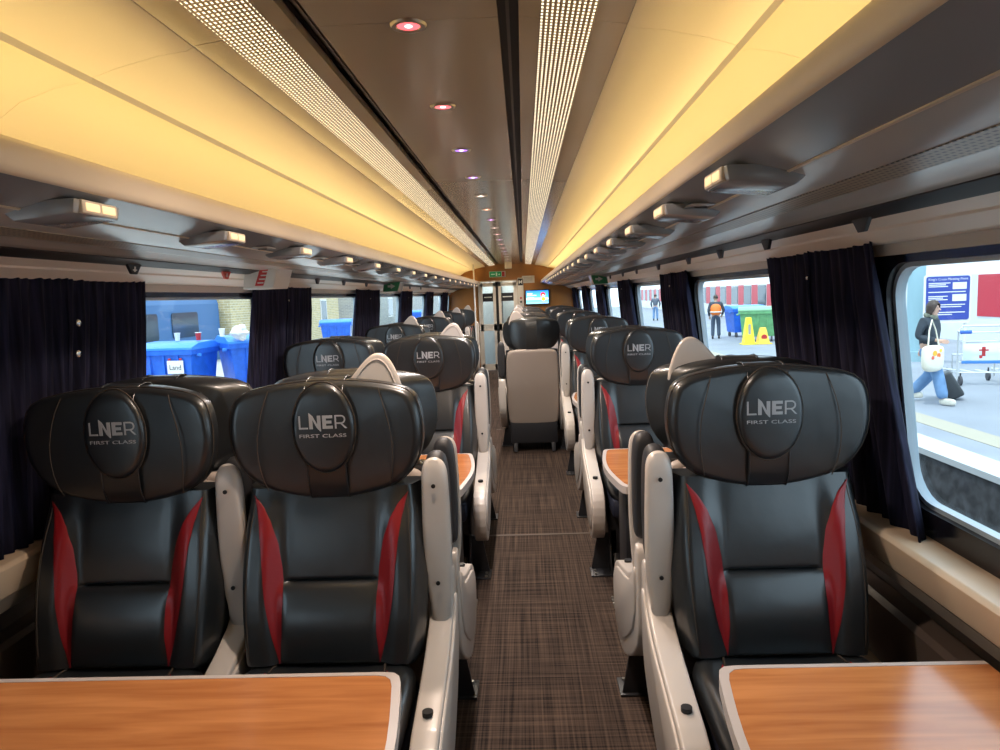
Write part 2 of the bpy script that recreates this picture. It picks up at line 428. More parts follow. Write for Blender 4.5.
def reading_unit():
    parts = {}
    mb = MB(); mb.prism([(-.09,.0),(-.085,-.030),(.04,-.042),(.06,-.025),(.065,.0)], -.080, .080, 'y', .006)
    parts['housing'] = mb.mesh(sharp=35)
    mb = MB(); mb.bbox(-.006,.006,-.062,.062,-.014,.014,.004); parts['lamp_frame'] = mb.mesh()
    mb = MB(); mb.bbox(-.004,.004,-.024,.024,-.009,.009,.003); parts['lamp'] = mb.mesh()
    mb = MB(); mb.box(-.04,.04,-.0015,.0015,-.001,.001); parts['slot'] = mb.mesh(smooth=False)
    return parts
RU = reading_unit()
M['lamp'] = mat('warm reading lamp', (.85,.7,.45), .3, emit=(1,.72,.36), estr=.35)
def place_reader(side, y, label, group):
    t = thing('reading_light', label, 'reading light', (side*.722, y, 1.806), 0 if side > 0 else PI, group)
    ob('housing', RU['housing'], M['rackgrey'], t)
    fr = ob('lamp_frame', RU['lamp_frame'], M['nose'], t, (-.088,0,-.014))
    for s in (-1,1): ob('lamp', RU['lamp'], M['lamp'], fr, (-.004,s*.028,0))
ordw = ['nearest','second','third','fourth','fifth','sixth','seventh','eighth','ninth','tenth','eleventh','twelfth','thirteenth','fourteenth','fifteenth','sixteenth','seventeenth','eighteenth','nineteenth']
for side, sn, ys in ((-1,'left',[1.45+.71*i for i in range(18)]),(1,'right',[1.40+.56*i for i in range(19)])):
    n = 0
    for y in ys:
        if y > 14.2: break
        if y < 1.2: continue
        place_reader(side, y+.02, '%s reading light with twin lamps under the %s rack, counted from the camera' % (ordw[n], sn), 'reading lights under the %s rack' % sn); n += 1
# small speaker/call-button discs
def callbtn():
    return MB().disc((0,0,-.006), .022, .006, 20).mesh(), MB().box(-.016,.016,-.004,.004,-.008,-.005).mesh(smooth=False)
CB = callbtn()
for side, sn, ys in ((-1,'left',[1.18,2.62,3.34,4.06]),(1,'right',[1.86,3.0,3.6])):
    for i, y in enumerate(ys):
        t = thing('call_button', '%s small call button plate on the %s rack underside' % (ordw[i], sn), 'button', (side*.715, y, 1.7935), 0, 'call buttons under the %s rack' % sn)
        ob('plate', MB().bbox(-.035,.035,-.045,.045,-.005,.0,.002).mesh(), M['racklight'] if side < 0 else M['rackgrey'], t)
        ob('button', CB[1], M['black'], t)

# coat hooks
HK = MB().prism([(-.045,0),(.045,0),(.02,-.035),(-.01,-.035)], -.006, .006, 'x', .002).mesh(sharp=30)
M['hookred'] = mat('red hook', (.55,.06,.03), .4)
for side, sn, ys in ((-1,'left',[2.41,3.17,4.60,5.28,6.05,8.4,9.3]),(1,'right',[1.795,2.48,3.05,3.63,4.43,5.28,6.0,6.86])):
    for i, y in enumerate(ys):
        red = side < 0 and i == 1
        o = ob('coat_hook', HK, None, None, (side*1.095, y, 1.738), (0, side*R(-8), 0))
        o.data = HK.copy(); setmat(o.data, M['hookred'] if red else M['darkmetal'])
        tag(o, 'red coat hook with a white mark on the left rail' if red else '%s dark coat hook hanging from the %s rail, from the camera' % (ordw[i], sn), 'coat hook', 'coat hooks on the %s rail' % sn)
        if side < 0 and i < 2:
            ob('mark', MB().box(-.0015,.0,-.012,.012,-.022,-.018).box(-.0015,.0,-.004,.004,-.026,-.008).mesh(smooth=False), M['white'], o, (.008,0,0))

# wedge-shaped sign boxes under the rack
M['signwhite'] = mat('pale sign panel', (.62,.62,.58), .35)
M['signred'] = mat('red sign print', (.50,.03,.03), .4)
M['signgreen'] = mat('green sign panel', (.02,.22,.08), .4)
def wedge(name, label, side, y, face, txt=None):
    t = thing(name, label, 'sign', (side*1.045, y, 1.715))
    P4 = [(-.095,-.055),(.06,-.055),(.095,.055),(-.075,.06)]
    P4 = [(x*-side, z) for x, z in P4]
    ob('housing', MB().prism(P4, 0, .22, 'y', .006).mesh(sharp=35), M['signwhite'] if face == 'red' else M['racklight'], t)
    ob('sign_face', MB().prism([(x*.92, z*.90) for x, z in P4], -.004, 0, 'y').mesh(smooth=False), M['signwhite'] if face == 'red' else M['signgreen'], t)
    if face == 'red':
        rd = [(-.030,-.040),(.012,-.040),(.042,.040),(.0,.040)]; rd = [(x*-side, z) for x, z in rd]
        q = ob('red_notice', MB().prism(rd, -.006, -.004, 'y').mesh(smooth=False), M['signred'], t)
        for k in range(4):
            z = .028-.018*k; x0 = (-.030+.042*(z+.04)/.08+.007)*-side; x1 = x0+.030*-side
            ob('text_line', MB().box(min(x0,x1),max(x0,x1),-.0075,-.006,z-.003,z+.003).mesh(smooth=False), M['signwhite'], q)
    else:
        ob('white_symbol', MB().prism([(-.04,-.010),(-.01,-.010),(-.01,-.026),(.035,0),(-.01,.026),(-.01,.010),(-.04,.010)], -.006, -.004, 'y').mesh(smooth=False), M['signwhite'], t)
    return t
wedge('alarm_sign', 'pale wedge-shaped box with a red notice under the left rack', -1, 3.46, 'red')
wedge('exit_sign_box', 'wedge box with green face hanging under the left rack', -1, 6.95, 'green')
wedge('exit_sign_box', 'wedge box with green face hanging under the right rack', 1, 7.35, 'green')

# ------------------------------------------------------------------ ceiling downlights
ringm = []
for i in range(18):
    y = 1.739+.72*i
    if y > 14.4: break
    mb = MB(); n = 28
    P = []
    for r_, z_ in ((.026,-.001),(.030,-.006),(.040,-.006),(.044,-.0005)):
        P.append([(r_*math.cos(2*PI*j/n), r_*math.sin(2*PI*j/n), z_) for j in range(n+1)])
    mb.grid(P); ringm.append(mb.mesh())
    col = [(1,.10,.12),(1,.12,.14),(.35,.15,1),(.45,.25,1),(1,.75,.6),(1,.45,.25),(.7,.2,1),(1,.7,.6),(1,.3,.4),(.8,.3,1)][i % 10]
    cname = ['red','red','violet','violet','white','amber','violet','white','pink','violet'][i % 10]
    t = thing('downlight', '%s recessed ceiling downlight from the camera, glowing %s' % (ordw[i], cname), 'downlight', (0, y, 2.228), 0, 'downlights along the ceiling')
    ob('trim_ring', ringm[-1], M['steel'], t)
    lm = mat('downlight %s %d' % (cname, i), (.5,.2,.2), .3, emit=col, estr=1.0)
    ob('lens', MB().disc((0,0,-.0035), .027, .003, 24).mesh(sharp=30), lm, t)
    hot = mat('led core %d' % i, (1,1,1), .3, emit=tuple(.35+.65*c for c in col), estr=3)
    ob('led', MB().disc((0,0,-.0045), .009, .001, 16).mesh(sharp=30), hot, t)
    L = bpy.data.lights.new('downlight_lamp', 'SPOT'); L.energy = 21; L.color = tuple(.85*w_+.15*c for w_, c in zip((1,.93,.76), col)); L.spot_size = R(150); L.spot_blend = .8; L.shadow_soft_size = .03
    lo = bpy.data.objects.new('bulb', L); C.objects.link(lo); lo.location = (0,0,-.02); lo.parent = t

# ------------------------------------------------------------------ curtains
def curtain_mesh(side, y0, y1, flare0=0., flare1=0., z0=.87, z1=1.699, pleat=.045, seed=0, taper=.0):
    rnd = random.Random(seed); n = int((y1-y0)/.008); m = 10; P = []; ph = rnd.random()*6
    for side_t in (0, 1):
        rows = []
        for j in range(m+1):
            t = j/m; z = z1+(z0-z1)*t
            row = []
            for i in range(n+1):
                u = i/n
                ya = y0-flare0*t**1.3; yb = y1+flare1*t**1.3
                y = ya+(yb-ya)*u
                w = u*(y1-y0)/pleat*2*PI
                a = .011*math.sin(w+ph+.8*math.sin(w*.31)) + .006*math.sin(w*.47+1.3+t*.8)
                x = xw(z)-.052+ .012*math.sin(u*3.1+t) - a*(.25+.85*min(1,t*5)) - (.006 if side_t == 0 else 0)
                row.append((side*x, y, z))
            rows.append(row)
        P.append(rows)
    mb = MB(); mb.grid(P[0]); mb.grid(P[1])
    # close the rim
    rim0 = P[0][0]+[r[-1] for r in P[0][1:]]+P[0][-1][::-1][1:]+[r[0] for r in P[0][::-1][1:-1]]
    rim1 = P[1][0]+[r[-1] for r in P[1][1:]]+P[1][-1][::-1][1:]+[r[0] for r in P[1][::-1][1:-1]]
    mb.grid([rim0+[rim0[0]], rim1+[rim1[0]]])
    return mb.mesh(sharp=180)
cl = {-1: [(1.15,2.69,0,0),(3.80,4.86,.03,.05),(6.16,7.15,.03,.05),(8.45,9.35,.02,.03),(10.70,11.55,.02,.03),(12.9,13.8,.02,.03)],
      1: [(1.985,2.83,.125,0),(4.20,5.02,.07,0),(6.42,7.22,.05,0),(8.64,9.44,.04,0),(10.86,11.66,.03,0),(13.08,13.88,.03,0)]}
cw = {-1: ['drawn navy curtain filling the near left wall with two chrome poppers','navy pleated curtain between the blue bins window and the next left window','third navy curtain on the left from the camera, behind the second row','fourth navy curtain on the left, counting away from the camera','fifth navy curtain on the left, counting away from the camera','farthest navy curtain on the left beside the end wall'],
      1: ['large navy curtain beside the near right window showing the walking woman','navy curtain beyond the right window with the orange-vested worker','third navy curtain on the right from the camera','fourth navy curtain on the right, counting away from the camera','fifth navy curtain on the right, counting away from the camera','farthest navy curtain on the right beside the end wall']}
for side in (-1,1):
    for i, (a, b, f0, f1) in enumerate(cl[side]):
        t = thing('curtain', cw[side][i], 'curtain', (0,0,0), 0, 'navy curtains on the %s wall' % ('left' if side < 0 else 'right'))
        if side < 0 and i == 0:
            ob('drape', curtain_mesh(side, a, 2.225, 0, 0, seed=3), M['curtain'], t)
            ob('drape', curtain_mesh(side, 2.215, b, 0, 0, seed=7), M['curtain'], t)
        else:
            mid = (a+b)/2+.01
            ob('drape', curtain_mesh(side, a, mid, f0, 0, seed=i*5+side+2, pleat=.055), M['curtain'], t)
            ob('drape', curtain_mesh(side, mid-.008, b, 0, f1, seed=i*5+side+3, pleat=.055), M['curtain'], t)
        yy = 2.24 if (side < 0 and i == 0) else (a+b)/2-.03
        for z in ((1.545,1.445) if (side < 0 and i == 0) else (1.60,)):
            rr = .012 if (side < 0 and i == 0) else .006
            pv, pf = pillow([(rr*math.cos(2*PI*q/14), rr*math.sin(2*PI*q/14)) for q in range(14)], .006, .004, .5)
            ob('popper', mk('pop', pv, pf), M['popper'], t, (side*(xw(z)-.085), yy, z), (0,0,-side*PI/2*-1))

# ------------------------------------------------------------------ seats
SB = {}
def smooth01(t): t = max(0, min(1, t)); return t*t*(3-2*t)
HR = [(-.284,1.19),(-.280,1.272),(-.256,1.328),(-.16,1.350),(-.05,1.360),(.05,1.360),(.16,1.350),(.256,1.328),(.280,1.272),(.284,1.19),(.262,1.11),(.212,1.055),(.12,1.020),(0,1.004),(-.12,1.020),(-.212,1.055),(-.262,1.11)]
HRo = chaikin(HR, 2)
def wing(x, z): return -.026*(abs(x)/.28)**2.4
v, f = pillow(HRo, .052, .080, .89, .12, wing, .065, (0,1.18), sq=2.3)
nh = len(v)//2
for i in range(nh, 2*nh):                     # the back of the headrest is narrower and its sides thin out
    x, y, z = v[i]; t = (abs(x)/.28)**2.5
    v[i] = (x*(1-.17*min(1,max(0,(y-wing(x,z)-.065)/.07))), .065+wing(x,z)+(y-.065-wing(x,z))*(1-.45*min(1,t)), z)
SB['headrest'] = mk('headrest', v, f)
# gusset seams and wing seams
mb = MB()
for dy, s in ((.036,.992),):
    mb.tube([(x*s, dy+wing(x,z), 1.18+(z-1.18)*s) for x, z in HRo[::2]], .0015, 6, closed=True)
for sgn in (-1,1):
    pts = []
    for k in range(14):
        t = k/13; z = 1.335-.29*t; x = sgn*(.158+.030*math.sin(t*PI*.9)+.01*t)
        pts.append((x, .0015+wing(x,z)-.0035*math.sin(PI*t)+.014*abs(2*t-1)**5, z))
    mb.tube(pts, .0016, 6)
SB['piping'] = mb.mesh()
# strap over the top
path = [(.020,1.016),(.012,1.028),(-.001,1.06),(-.0065,1.15),(-.006,1.26),(.001,1.315),(.016,1.343),(.045,1.360),(.075,1.364),(.105,1.360),(.134,1.343),(.149,1.315),(.156,1.26),(.157,1.15),(.152,1.05),(.138,1.014)]
mb = MB(); mb.grid([[(x, y+(.001 if abs(x) > .05 else 0), z) for x in (-.056,-.053,0,.053,.056)] for y, z in path])
for x in (-.055,.055): mb.tube([(x,y,z) for y, z in path], .0028, 6)
SB['strap'] = mb.mesh(sharp=60)
oval = [(.090*math.cos(2*PI*i/40), 1.226+.130*math.sin(2*PI*i/40)) for i in range(40)]
v, f = pillow(oval, .016, .012, .84, .10, lambda x, z: .30*max(0, z-1.325), -.002, (0,1.226), sq=2.2)
SB['emblem_pad'] = mk('emblem_pad', v, f)
mb = MB(); mb.tube([(x*1.01,-.006+.30*max(0, z-1.325),1.226+(z-1.226)*1.01) for x, z in oval], .0022, 6, closed=True); SB['emblem_piping'] = mb.mesh()
def pady(x, z):
    s = math.hypot(x/.090, (z-1.226)/.130); return -.002-.016*(1+.10*(1-min(1,(s/.84))**2))-.0012
def letters():
    mb = MB()
    def bar(pts):                       # flat polygon with thickness following the pad
        n = len(pts); v = [(x, pady(x,z), z) for x, z in pts]+[(x, pady(x,z)+.003, z) for x, z in pts]
        f = [tuple(range(n)), tuple(range(n,2*n))[::-1]]+[(j,(j+1) % n,n+(j+1) % n,n+j) for j in range(n)]
        mb.add(v, f)
    zb, h = 1.226, .038; t = .0045; T = .0115; x = -.067
    bar([(x,zb),(x+t,zb),(x+t,zb+h),(x,zb+h)]); bar([(x+t,zb),(x+.026,zb),(x+.026,zb+t),(x+t,zb+t)])      # L
    x = -.037                                                                                            # N with its slanted cuts
    bar([(x,zb),(x+T*.85,zb),(x+T*.85,zb+h*.98),(x,zb+h*1.22)])
    bar([(x,zb+h*1.22),(x+T*.9,zb+h*.98),(x+.033,zb-.007),(x+.033-T*.2,zb-.007),(x+.021,zb+.004)])
    bar([(x+.033-T*.85,zb+.004),(x+.033,zb-.007),(x+.033,zb+h),(x+.033-T*.85,zb+h)])
    x = .001                                                                                             # E
    bar([(x,zb),(x+T*.9,zb),(x+T*.9,zb+h),(x,zb+h)])
    for a, l in ((0,.029),(.5-.11,.026),(1-.22,.029)): bar([(x+T*.9,zb+a*h),(x+l,zb+a*h),(x+l,zb+(a+.22)*h),(x+T*.9,zb+(a+.22)*h)])
    x = .036                                                                                             # R
    bar([(x,zb),(x+t,zb),(x+t,zb+h),(x,zb+h)])
    arc = [(x+.018+.0125*math.cos(R(90-18*i)), zb+h-.0125+.0125*math.sin(R(90-18*i))) for i in range(11)]
    arc2 = [(x+.018+.0085*math.cos(R(90-18*i)), zb+h-.0125+.0085*math.sin(R(90-18*i))) for i in range(11)]
    for i in range(10): bar([arc[i],arc[i+1],arc2[i+1],arc2[i]])
    bar([(x+t,zb+h-.004),(x+.018,zb+h-.004),(x+.018,zb+h),(x+t,zb+h)]); bar([(x+t,zb+h-.025),(x+.018,zb+h-.025),(x+.018,zb+h-.021),(x+t,zb+h-.021)])
    bar([(x+.016,zb+h-.0245),(x+.021,zb+h-.0245),(x+.034,zb),(x+.0285,zb)])
    return mb.mesh(smooth=False)
SB['lettering'] = letters()
tm = text_mesh('FIRST CLASS', .0165, .0006)
bmx = bmesh.new(); bmx.from_mesh(tm)
xs = [v.co.x for v in bmx.verts]; sc = .134/(max(xs)-min(xs)); mx_ = (max(xs)+min(xs))/2
for v_ in bmx.verts:
    x = (v_.co.x-mx_)*sc; z = 1.2055+v_.co.y*.85; d = v_.co.z; v_.co = Vector((x, pady(x, z)-d, z))
bmx.to_mesh(tm); bmx.free(); SB['caption'] = tm

# backrest
Z0B, Z1B = .555, 1.045
def bw(v): return .256+.018*math.sin(PI*min(1,v*1.02))
def fy(u, v):
    y = .034 - .125*(1-v) + .03*smooth01((v-.9)/.1)*0
    au = abs(u)
    bol = smooth01((au-.46)/.26)*(1-smooth01((au-.86)/.14))
    y -= .036*bol*(.55+.45*math.sin(PI*min(1,v+.12)))*(1-.75*smooth01((v-.72)/.28))
    if au < .60:
        lum = math.sin(PI*min(1,max(0,v)/.47))**.6 if v < .47 else 0
        y -= .030*lum*(1-smooth01((au-.46)/.13))
        if v >= .47: y -= .006*math.sin(PI*(v-.47)/.53)*(1-smooth01((au-.4)/.2))
    y += .045*smooth01((au-.88)/.12)**1.8
    y += .012*math.exp(-((v-.47)/.010)**2)*(1-smooth01((au-.42)/.06))
    y += .03*smooth01((.035-v)/.035)
    return y
nu, nv = 48, 60; P = []
vs = sorted(set([j/nv for j in range(nv+1)]+[.45,.46,.465,.47,.475,.48,.49]))
for v_ in vs:
    row = []
    for i in range(nu+1):
        u = -1+2*i/nu; u = math.copysign(abs(u)**.85, u)
        row.append((u*bw(v_), fy(u,v_), Z0B+(Z1B-Z0B)*v_))
    P.append(row)
mb = MB(); mb.grid(P)
rim = P[0]+[r[-1] for r in P[1:]]+P[-1][::-1][1:]+[r[0] for r in P[::-1][1:-1]]
back = [(x*.985, .125-.10*(Z1B-z)/(Z1B-Z0B), z) for x, y, z in rim]
mb.grid([rim+[rim[0]], back+[back[0]]]); mb.add(back, [tuple(range(len(back)))])
SB['backrest'] = mb.mesh(sharp=60)
def crescent(sgn):
    inner = [(.965,.88),(.90,.755),(.82,.655),(.70,.565),(.55,.512),(.38,.492),(.20,.505),(.03,.55)]
    outer = [(.965,.885),(.90,.835),(.82,.785),(.70,.735),(.55,.697),(.38,.668),(.20,.622),(.03,.556)]
    rows = []
    for k in range(40):
        t = k/39*(len(inner)-1); i = min(int(t), len(inner)-2); q = t-i; q2 = q
        va = inner[i][0]*(1-q)+inner[i+1][0]*q; ua = inner[i][1]*(1-q)+inner[i+1][1]*q; ub = outer[i][1]*(1-q)+outer[i+1][1]*q
        row = []
        for w in range(7):
            u = ua+(ub-ua)*w/6
            row.append((sgn*u*bw(va), fy(u,va)-.0030*(1 if 0 < w < 6 else .35)-.0008, Z0B+(Z1B-Z0B)*va))
        rows.append(row)
    mb = MB(); mb.grid(rows); return mb.mesh(sharp=180)
SB['accent'] = [crescent(-1), crescent(1)]
SB['back_stitch'] = []
for sgn in (-1,1):
    mb = MB()
    mb.tube([(sgn*.86*bw(v_), fy(.86,v_)-.0005, Z0B+(Z1B-Z0B)*v_) for v_ in [.02+.94*k/20 for k in range(21)]], .0014, 5); SB['back_stitch'].append(mb.mesh())


# cushion
cu_o = chaikin([(-.248,-.06),(-.25,-.30),(-.245,-.46),(-.20,-.52),(-.1,-.535),(.1,-.535),(.20,-.52),(.245,-.46),(.25,-.30),(.248,-.06),(.15,-.05),(-.15,-.05)], 2)
v, f = pillow(cu_o, .055, .07, .80, .10, lambda x, y: .022*(abs(x)/.25)**3*-1+.0, -.502, (0,-.29), axis='z', sq=2.2)
SB['cushion'] = mk('cushion', v, f)
mb = MB()
for sgn in (-1,1):
    mb.tube([(sgn*(.155+.02*math.sin(k/12*PI)), -.09-.40*k/12, .566+.0) for k in range(13)], .003, 6)
SB['cushion_seam'] = mb.mesh()
mb = MB()
for sgn in (-1,1):
    rows = []
    for k in range(15):
        t = k/14; w = .026*math.sin(PI*t)+.001; y = -.14-.34*t; cx = sgn*(.17+.02*math.sin(PI*t))
        rows.append([(cx-w, y, .5665), (cx, y, .5695), (cx+w, y, .5675)])
    mb.grid(rows)
SB['cushion_accent'] = mb.mesh()
# shell (rear cover)
sh_o = chaikin([(-.245,.30),(-.258,.45),(-.262,.75),(-.255,.99),(-.225,1.045),(-.12,1.052),(.12,1.052),(.225,1.045),(.255,.99),(.262,.75),(.258,.45),(.245,.30),(.20,.275),(-.20,.275)], 2)
def shw(x, z):
    y = .136 - .085*(1.05-z)/.75
    if z < .70: y -= .05*((.70-z)/.42)
    return y
v, f = pillow(sh_o, .02, .028, .90, .15, shw, 0, (0,.66), sq=2.4)
SB['rear_shell'] = mk('rear_shell', v, f)
SB['under_base'] = MB().bbox(-.235,.235,-.50,.02,.36,.47,.03).mesh()
# ear-shaped grab handle
ear = chaikin([(.035,1.31),(.055,1.345),(.105,1.405),(.135,1.428),(.165,1.428),(.190,1.40),(.215,1.335),(.225,1.27),(.12,1.25)], 2)
v, f = pillow(ear, .010, .008, .88, .0, None, .080, (.13,1.34), sq=2)
SB['ear'] = mk('ear', v, f)
mb = MB(); e2 = [(.13+(x-.13)*.80, .0695, 1.335+(z-1.335)*.80) for x, z in ear]; mb.tube(e2, .003, 6, closed=True); SB['ear_ridge'] = mb.mesh()
# folded-up armrest
arm_o = chaikin([(-.030,1.05),(-.028,1.10),(-.012,1.122),(.012,1.122),(.028,1.10),(.032,1.05),(.034,.85),(.030,.74),(.026,.66),(.016,.615),(-.006,.605),(-.020,.63),(-.022,.68),(-.030,.74),(-.034,.85)], 2)
v, f = pillow(arm_o, .026, .012, .62, .04, None, .08, (0,.87), sq=2.6); v = [(x*1.27,y,z) for x,y,z in v]; SB['arm'] = mk('arm', [(x,y-.045,z) for x,y,z in v], f)
pad_o = chaikin([(-.028,.80),(-.030,.95),(-.028,1.09),(-.016,1.13),(.016,1.13),(.028,1.09),(.030,.95),(.028,.80),(.02,.775),(-.02,.775)], 2)
v, f = pillow(pad_o, .045, .030, .7, .05, None, .105, (0,.95), sq=2.6); SB['arm_pad'] = mk('pad', [(x*1.28,y-.01,z) for x,y,z in v], f)
SB['screw'] = MB().cyl((0,0,0),(0,-.004,0),.0062,14).mesh()
# side console
poly = [(.155,.55),(.150,.735),(.135,.765),(.095,.765),(.082,.70),(.055,.655),(0.,.625),(-.10,.585),(-.25,.548),(-.38,.520),(-.455,.475),(-.485,.40),(-.475,.31),(-.42,.235),(-.34,.205),(-.22,.21),(-.08,.27),(.06,.36),(.14,.44)]
poly = chaikin(poly, 1)
SB['console'] = MB().prism(poly, -.035, .035, 'x', .012, 3).mesh(sharp=60)
poly2 = [(.12,.66),(.10,.69),(.04,.62),(-.05,.575),(-.25,.53),(-.37,.50),(-.43,.45),(-.445,.40),(-.43,.32),(-.38,.27),(-.28,.25),(-.1,.33),(.10,.48)]
SB['console_cover'] = MB().prism(chaikin(poly2,1), .0, .012, 'x', .005, 2).mesh(sharp=60)
SB['knob'] = MB().cyl((0,0,0),(.012,0,0),.014,18).mesh()
# pedestal
mb = MB(); mb.bbox(-.235,.235,-.30,.03,.09,.37,.015)
mb.prism([(-.36,.012),(.06,.012),(-.02,.21),(-.22,.21)], .17, .21, 'x', .004); mb.prism([(-.36,.012),(.06,.012),(-.02,.21),(-.22,.21)], -.21, -.17, 'x', .004)
SB['pedestal'] = mb.mesh(sharp=35)
mb = MB(); mb.bbox(.20,.345,-.40,-.27,0,.010,.003); mb.prism([(.335,.010),(.30,.20),(.19,.24),(.19,.010)], -.30, -.285, 'y', .002); mb.prism([(-.40,.010),(-.29,.010),(-.18,.24),(-.30,.24)], .225, .235, 'x', .002)
SB['foot'] = mb.mesh(sharp=35)
mb = MB()
mb.cyl((0,0,0),(0,0,.007),.008,10)
SB['bolt'] = mb.mesh()

MM = {'cushion': M['leather'], 'backrest': M['leather'], 'headrest': M['leather']}
def seat(x, y, away, armside, earon, label, group, simple=False, yaw=0):
    """x,y = headrest front; away: faces the far end. armside +1 = world right"""
    t = thing('train_seat', label, 'seat', (x,y,0), (PI if away else 0)+yaw, group)
    s = -armside if away else armside
    c = ob('seat_cushion', SB['cushion'], M['leather'], t)
    ob('seam', SB['cushion_seam'], M['thread'], c); ob('accent_panel', SB['cushion_accent'], M['red'], c)
    b = ob('backrest', SB['backrest'], M['leather'], t)
    for a in SB['back_stitch']: ob('stitching', a, M['thread'], b)
    for a in SB['accent']:
        q = ob('accent_panel', a, M['red'], b); q['label'] = 'red leather crescent'
    h = ob('headrest', SB['headrest'], M['leather'], t); ob('piping', SB['piping'], M['thread'] , h)
    ob('strap', SB['strap'], M['leather'], h)
    e = ob('emblem_pad', SB['emblem_pad'], M['leather'], t); ob('emblem_piping', SB['emblem_piping'], M['thread'], e)
    ob('logo', SB['lettering'], M['silverprint'], e); ob('caption', SB['caption'], M['silverprint'], e)
    ob('rear_shell', SB['rear_shell'], M['shell'], t); ob('under_base', SB['under_base'], M['navy'], t)
    if earon:
        q = ob('grab_handle', SB['ear'], M['plastic'], t); ob('ridge', SB['ear_ridge'], M['plastic'], q)
    ax = s*.303
    a = ob('armrest', SB['arm'], M['plastic'], t, (ax,0,0))
    for z in (1.045,.755): ob('screw', SB['screw'], M['screw'], a, (0,.0035,z))
    ob('armrest_pad', SB['arm_pad'], M['pad'], t, (ax,0,0))
    cns = ob('side_console', SB['console'], M['plastic'], t, (ax,0,0))
    cc = ob('cover', SB['console_cover'], M['plastic'], cns, (s*.030 if s > 0 else -.042,0,0))
    ob('knob', SB['knob'], M['black'], cns, (0,-.30,.536), (0,-PI/2,0))
    p = ob('pedestal', SB['pedestal'], M['darkmetal'], t)
    ft = ob('foot_plate', SB['foot'], M['darkmetal'], t, (0,0,0), (0,0,0)); 
    if s < 0: ft.scale = (-1,1,1)
    
    for yy in (-.38,-.33): ob('bolt', SB['bolt'], M['steel'], ft, (.318,yy,.010))
    return t
PITCH = 2.22
rowname = ['nearest','second','third','fourth','fifth','sixth']
XA, XAL, XW, XWL = .318, .329, .924, .936
for k in range(6):
    yf = 1.95+PITCH*k; ya = 2.325+PITCH*k
    rn = rowname[k]
    # left block
    g = 'black leather first class seats'
    seat(-XWL, yf, False, 1, k >= 2, 'black leather seat facing the camera in the %s left row, window side' % rn, g)
    if k < 2:
        seat(-XAL, yf, False, 1, True, 'black leather seat facing the camera in the %s left row, on the aisle' % rn, g)
    if k < 5:
        seat(-XWL, ya, True, 1, False, 'black leather seat facing away behind the %s left row, window side' % rn, g)
    if k < 2:
        seat(-XAL, ya, True, 1, False, 'black leather seat facing away behind the %s left row, on the aisle' % rn, g)
    # right block
    seat(XW, yf, False, -1, False, 'black leather seat facing the camera in the %s right row%s' % (rn, '' if k < 3 else ', window side'), g)
    if k < 5:
        seat(XW, ya, True, -1, k == 0, 'black leather seat facing away behind the %s right row%s' % (rn, '' if k < 2 else ', window side'), g)
    if k >= 3:
        seat(XA, yf, False, -1, False, 'black leather seat facing the camera in the %s right row, on the aisle' % rn, g)
    if 2 <= k < 5:
        seat(XA, ya if k != 2 else 6.98, True, -1, True, ('taupe-backed black seat facing away, standing alone at the head of the far aisle' if k == 2 else 'black leather seat facing away behind the %s right row, on the aisle' % rn), g)

# ------------------------------------------------------------------ tables
def table(xa, xwall, yc, label, pos):
    """xa = aisle end, xwall = wall end"""
    s = 1 if xa > xwall else -1; L = abs(xa-xwall); h = .375
    t = thing('table', label, 'table', (xwall, yc, 0), 0, 'wood-topped tables between facing seats')
    def outl(ins):
        a = L-ins; hh = h-ins; rc = .05-ins*.5
        p = [(0.0+ins*0,-hh)]
        n = 10
        # slightly bowed aisle end with rounded corners
        pts = [(a-.045,-hh),(a-.022,-hh+.004),(a-.008,-hh+.018),(a,-hh+.045)]
        for k in range(1,n): y = -hh+.045+(2*hh-.09)*k/n; pts.append((a+.032*math.sin(PI*k/n), y))
        pts += [(a,hh-.045),(a-.008,hh-.018),(a-.022,hh-.004),(a-.045,hh)]
        return [(s*x, y) for x, y in p+pts+[(0,hh)]]
    o1 = outl(0); o2 = outl(.017)
    v = []; f = []; n = len(o1)
    for pts, z in ((o1,.705),(o1,.735),(o1,.7385),(o2,.7405),(o2,.7385)):
        v += [(x*(1),y,z) for x, y in pts]
    for a in range(4):
        for j in range(n): k = (j+1) % n; f.append((a*n+j,a*n+k,(a+1)*n+k,(a+1)*n+j))
    f.append(tuple(range(n)))
    ob('edging', mk('edging', v, f, True, 35), M['edge'], t)
    ob('tabletop', MB().prism(o2, .712, .7395, 'z').mesh(sharp=35), M['wood'], t)
    lx = s*(L-.075)
    ob('leg', MB().bbox(min(lx-.025,lx+.025), max(lx-.025,lx+.025), -.12, .12, .02, .706, .01).mesh(), M['darkmetal'], t)
    fp = ob('foot_plate', MB().bbox(lx-.07, lx+.085, .02, .15, 0, .014, .004).mesh(), M['steel'], t)
    for dy in (.045,.085,.125): ob('bolt', SB['bolt'], M['steel'], fp, (lx+s*.065,dy,.012))
for k in range(6):
    yc = 1.125+PITCH*k
    lf = -.05 if k < 2 else -.64
    if k == 0: lb = 'wide wood-topped table with pale edging in the left foreground'
    else: lb = '%s left wood-topped table from the camera, %s' % (rowname[k], 'wide, reaching the aisle' if k < 2 else 'short single-seat size')
    table(lf, -1.24, yc, lb, k)
    rf = .648 if k < 3 else .05
    if k == 0: lb = 'narrow wood-topped table with pale edging in the right foreground'
    else: lb = '%s right wood-topped table from the camera, %s' % (rowname[k], 'narrow single-seat size' if k < 3 else 'wide, between seat pairs')
    table(rf, 1.24, yc, lb, k)

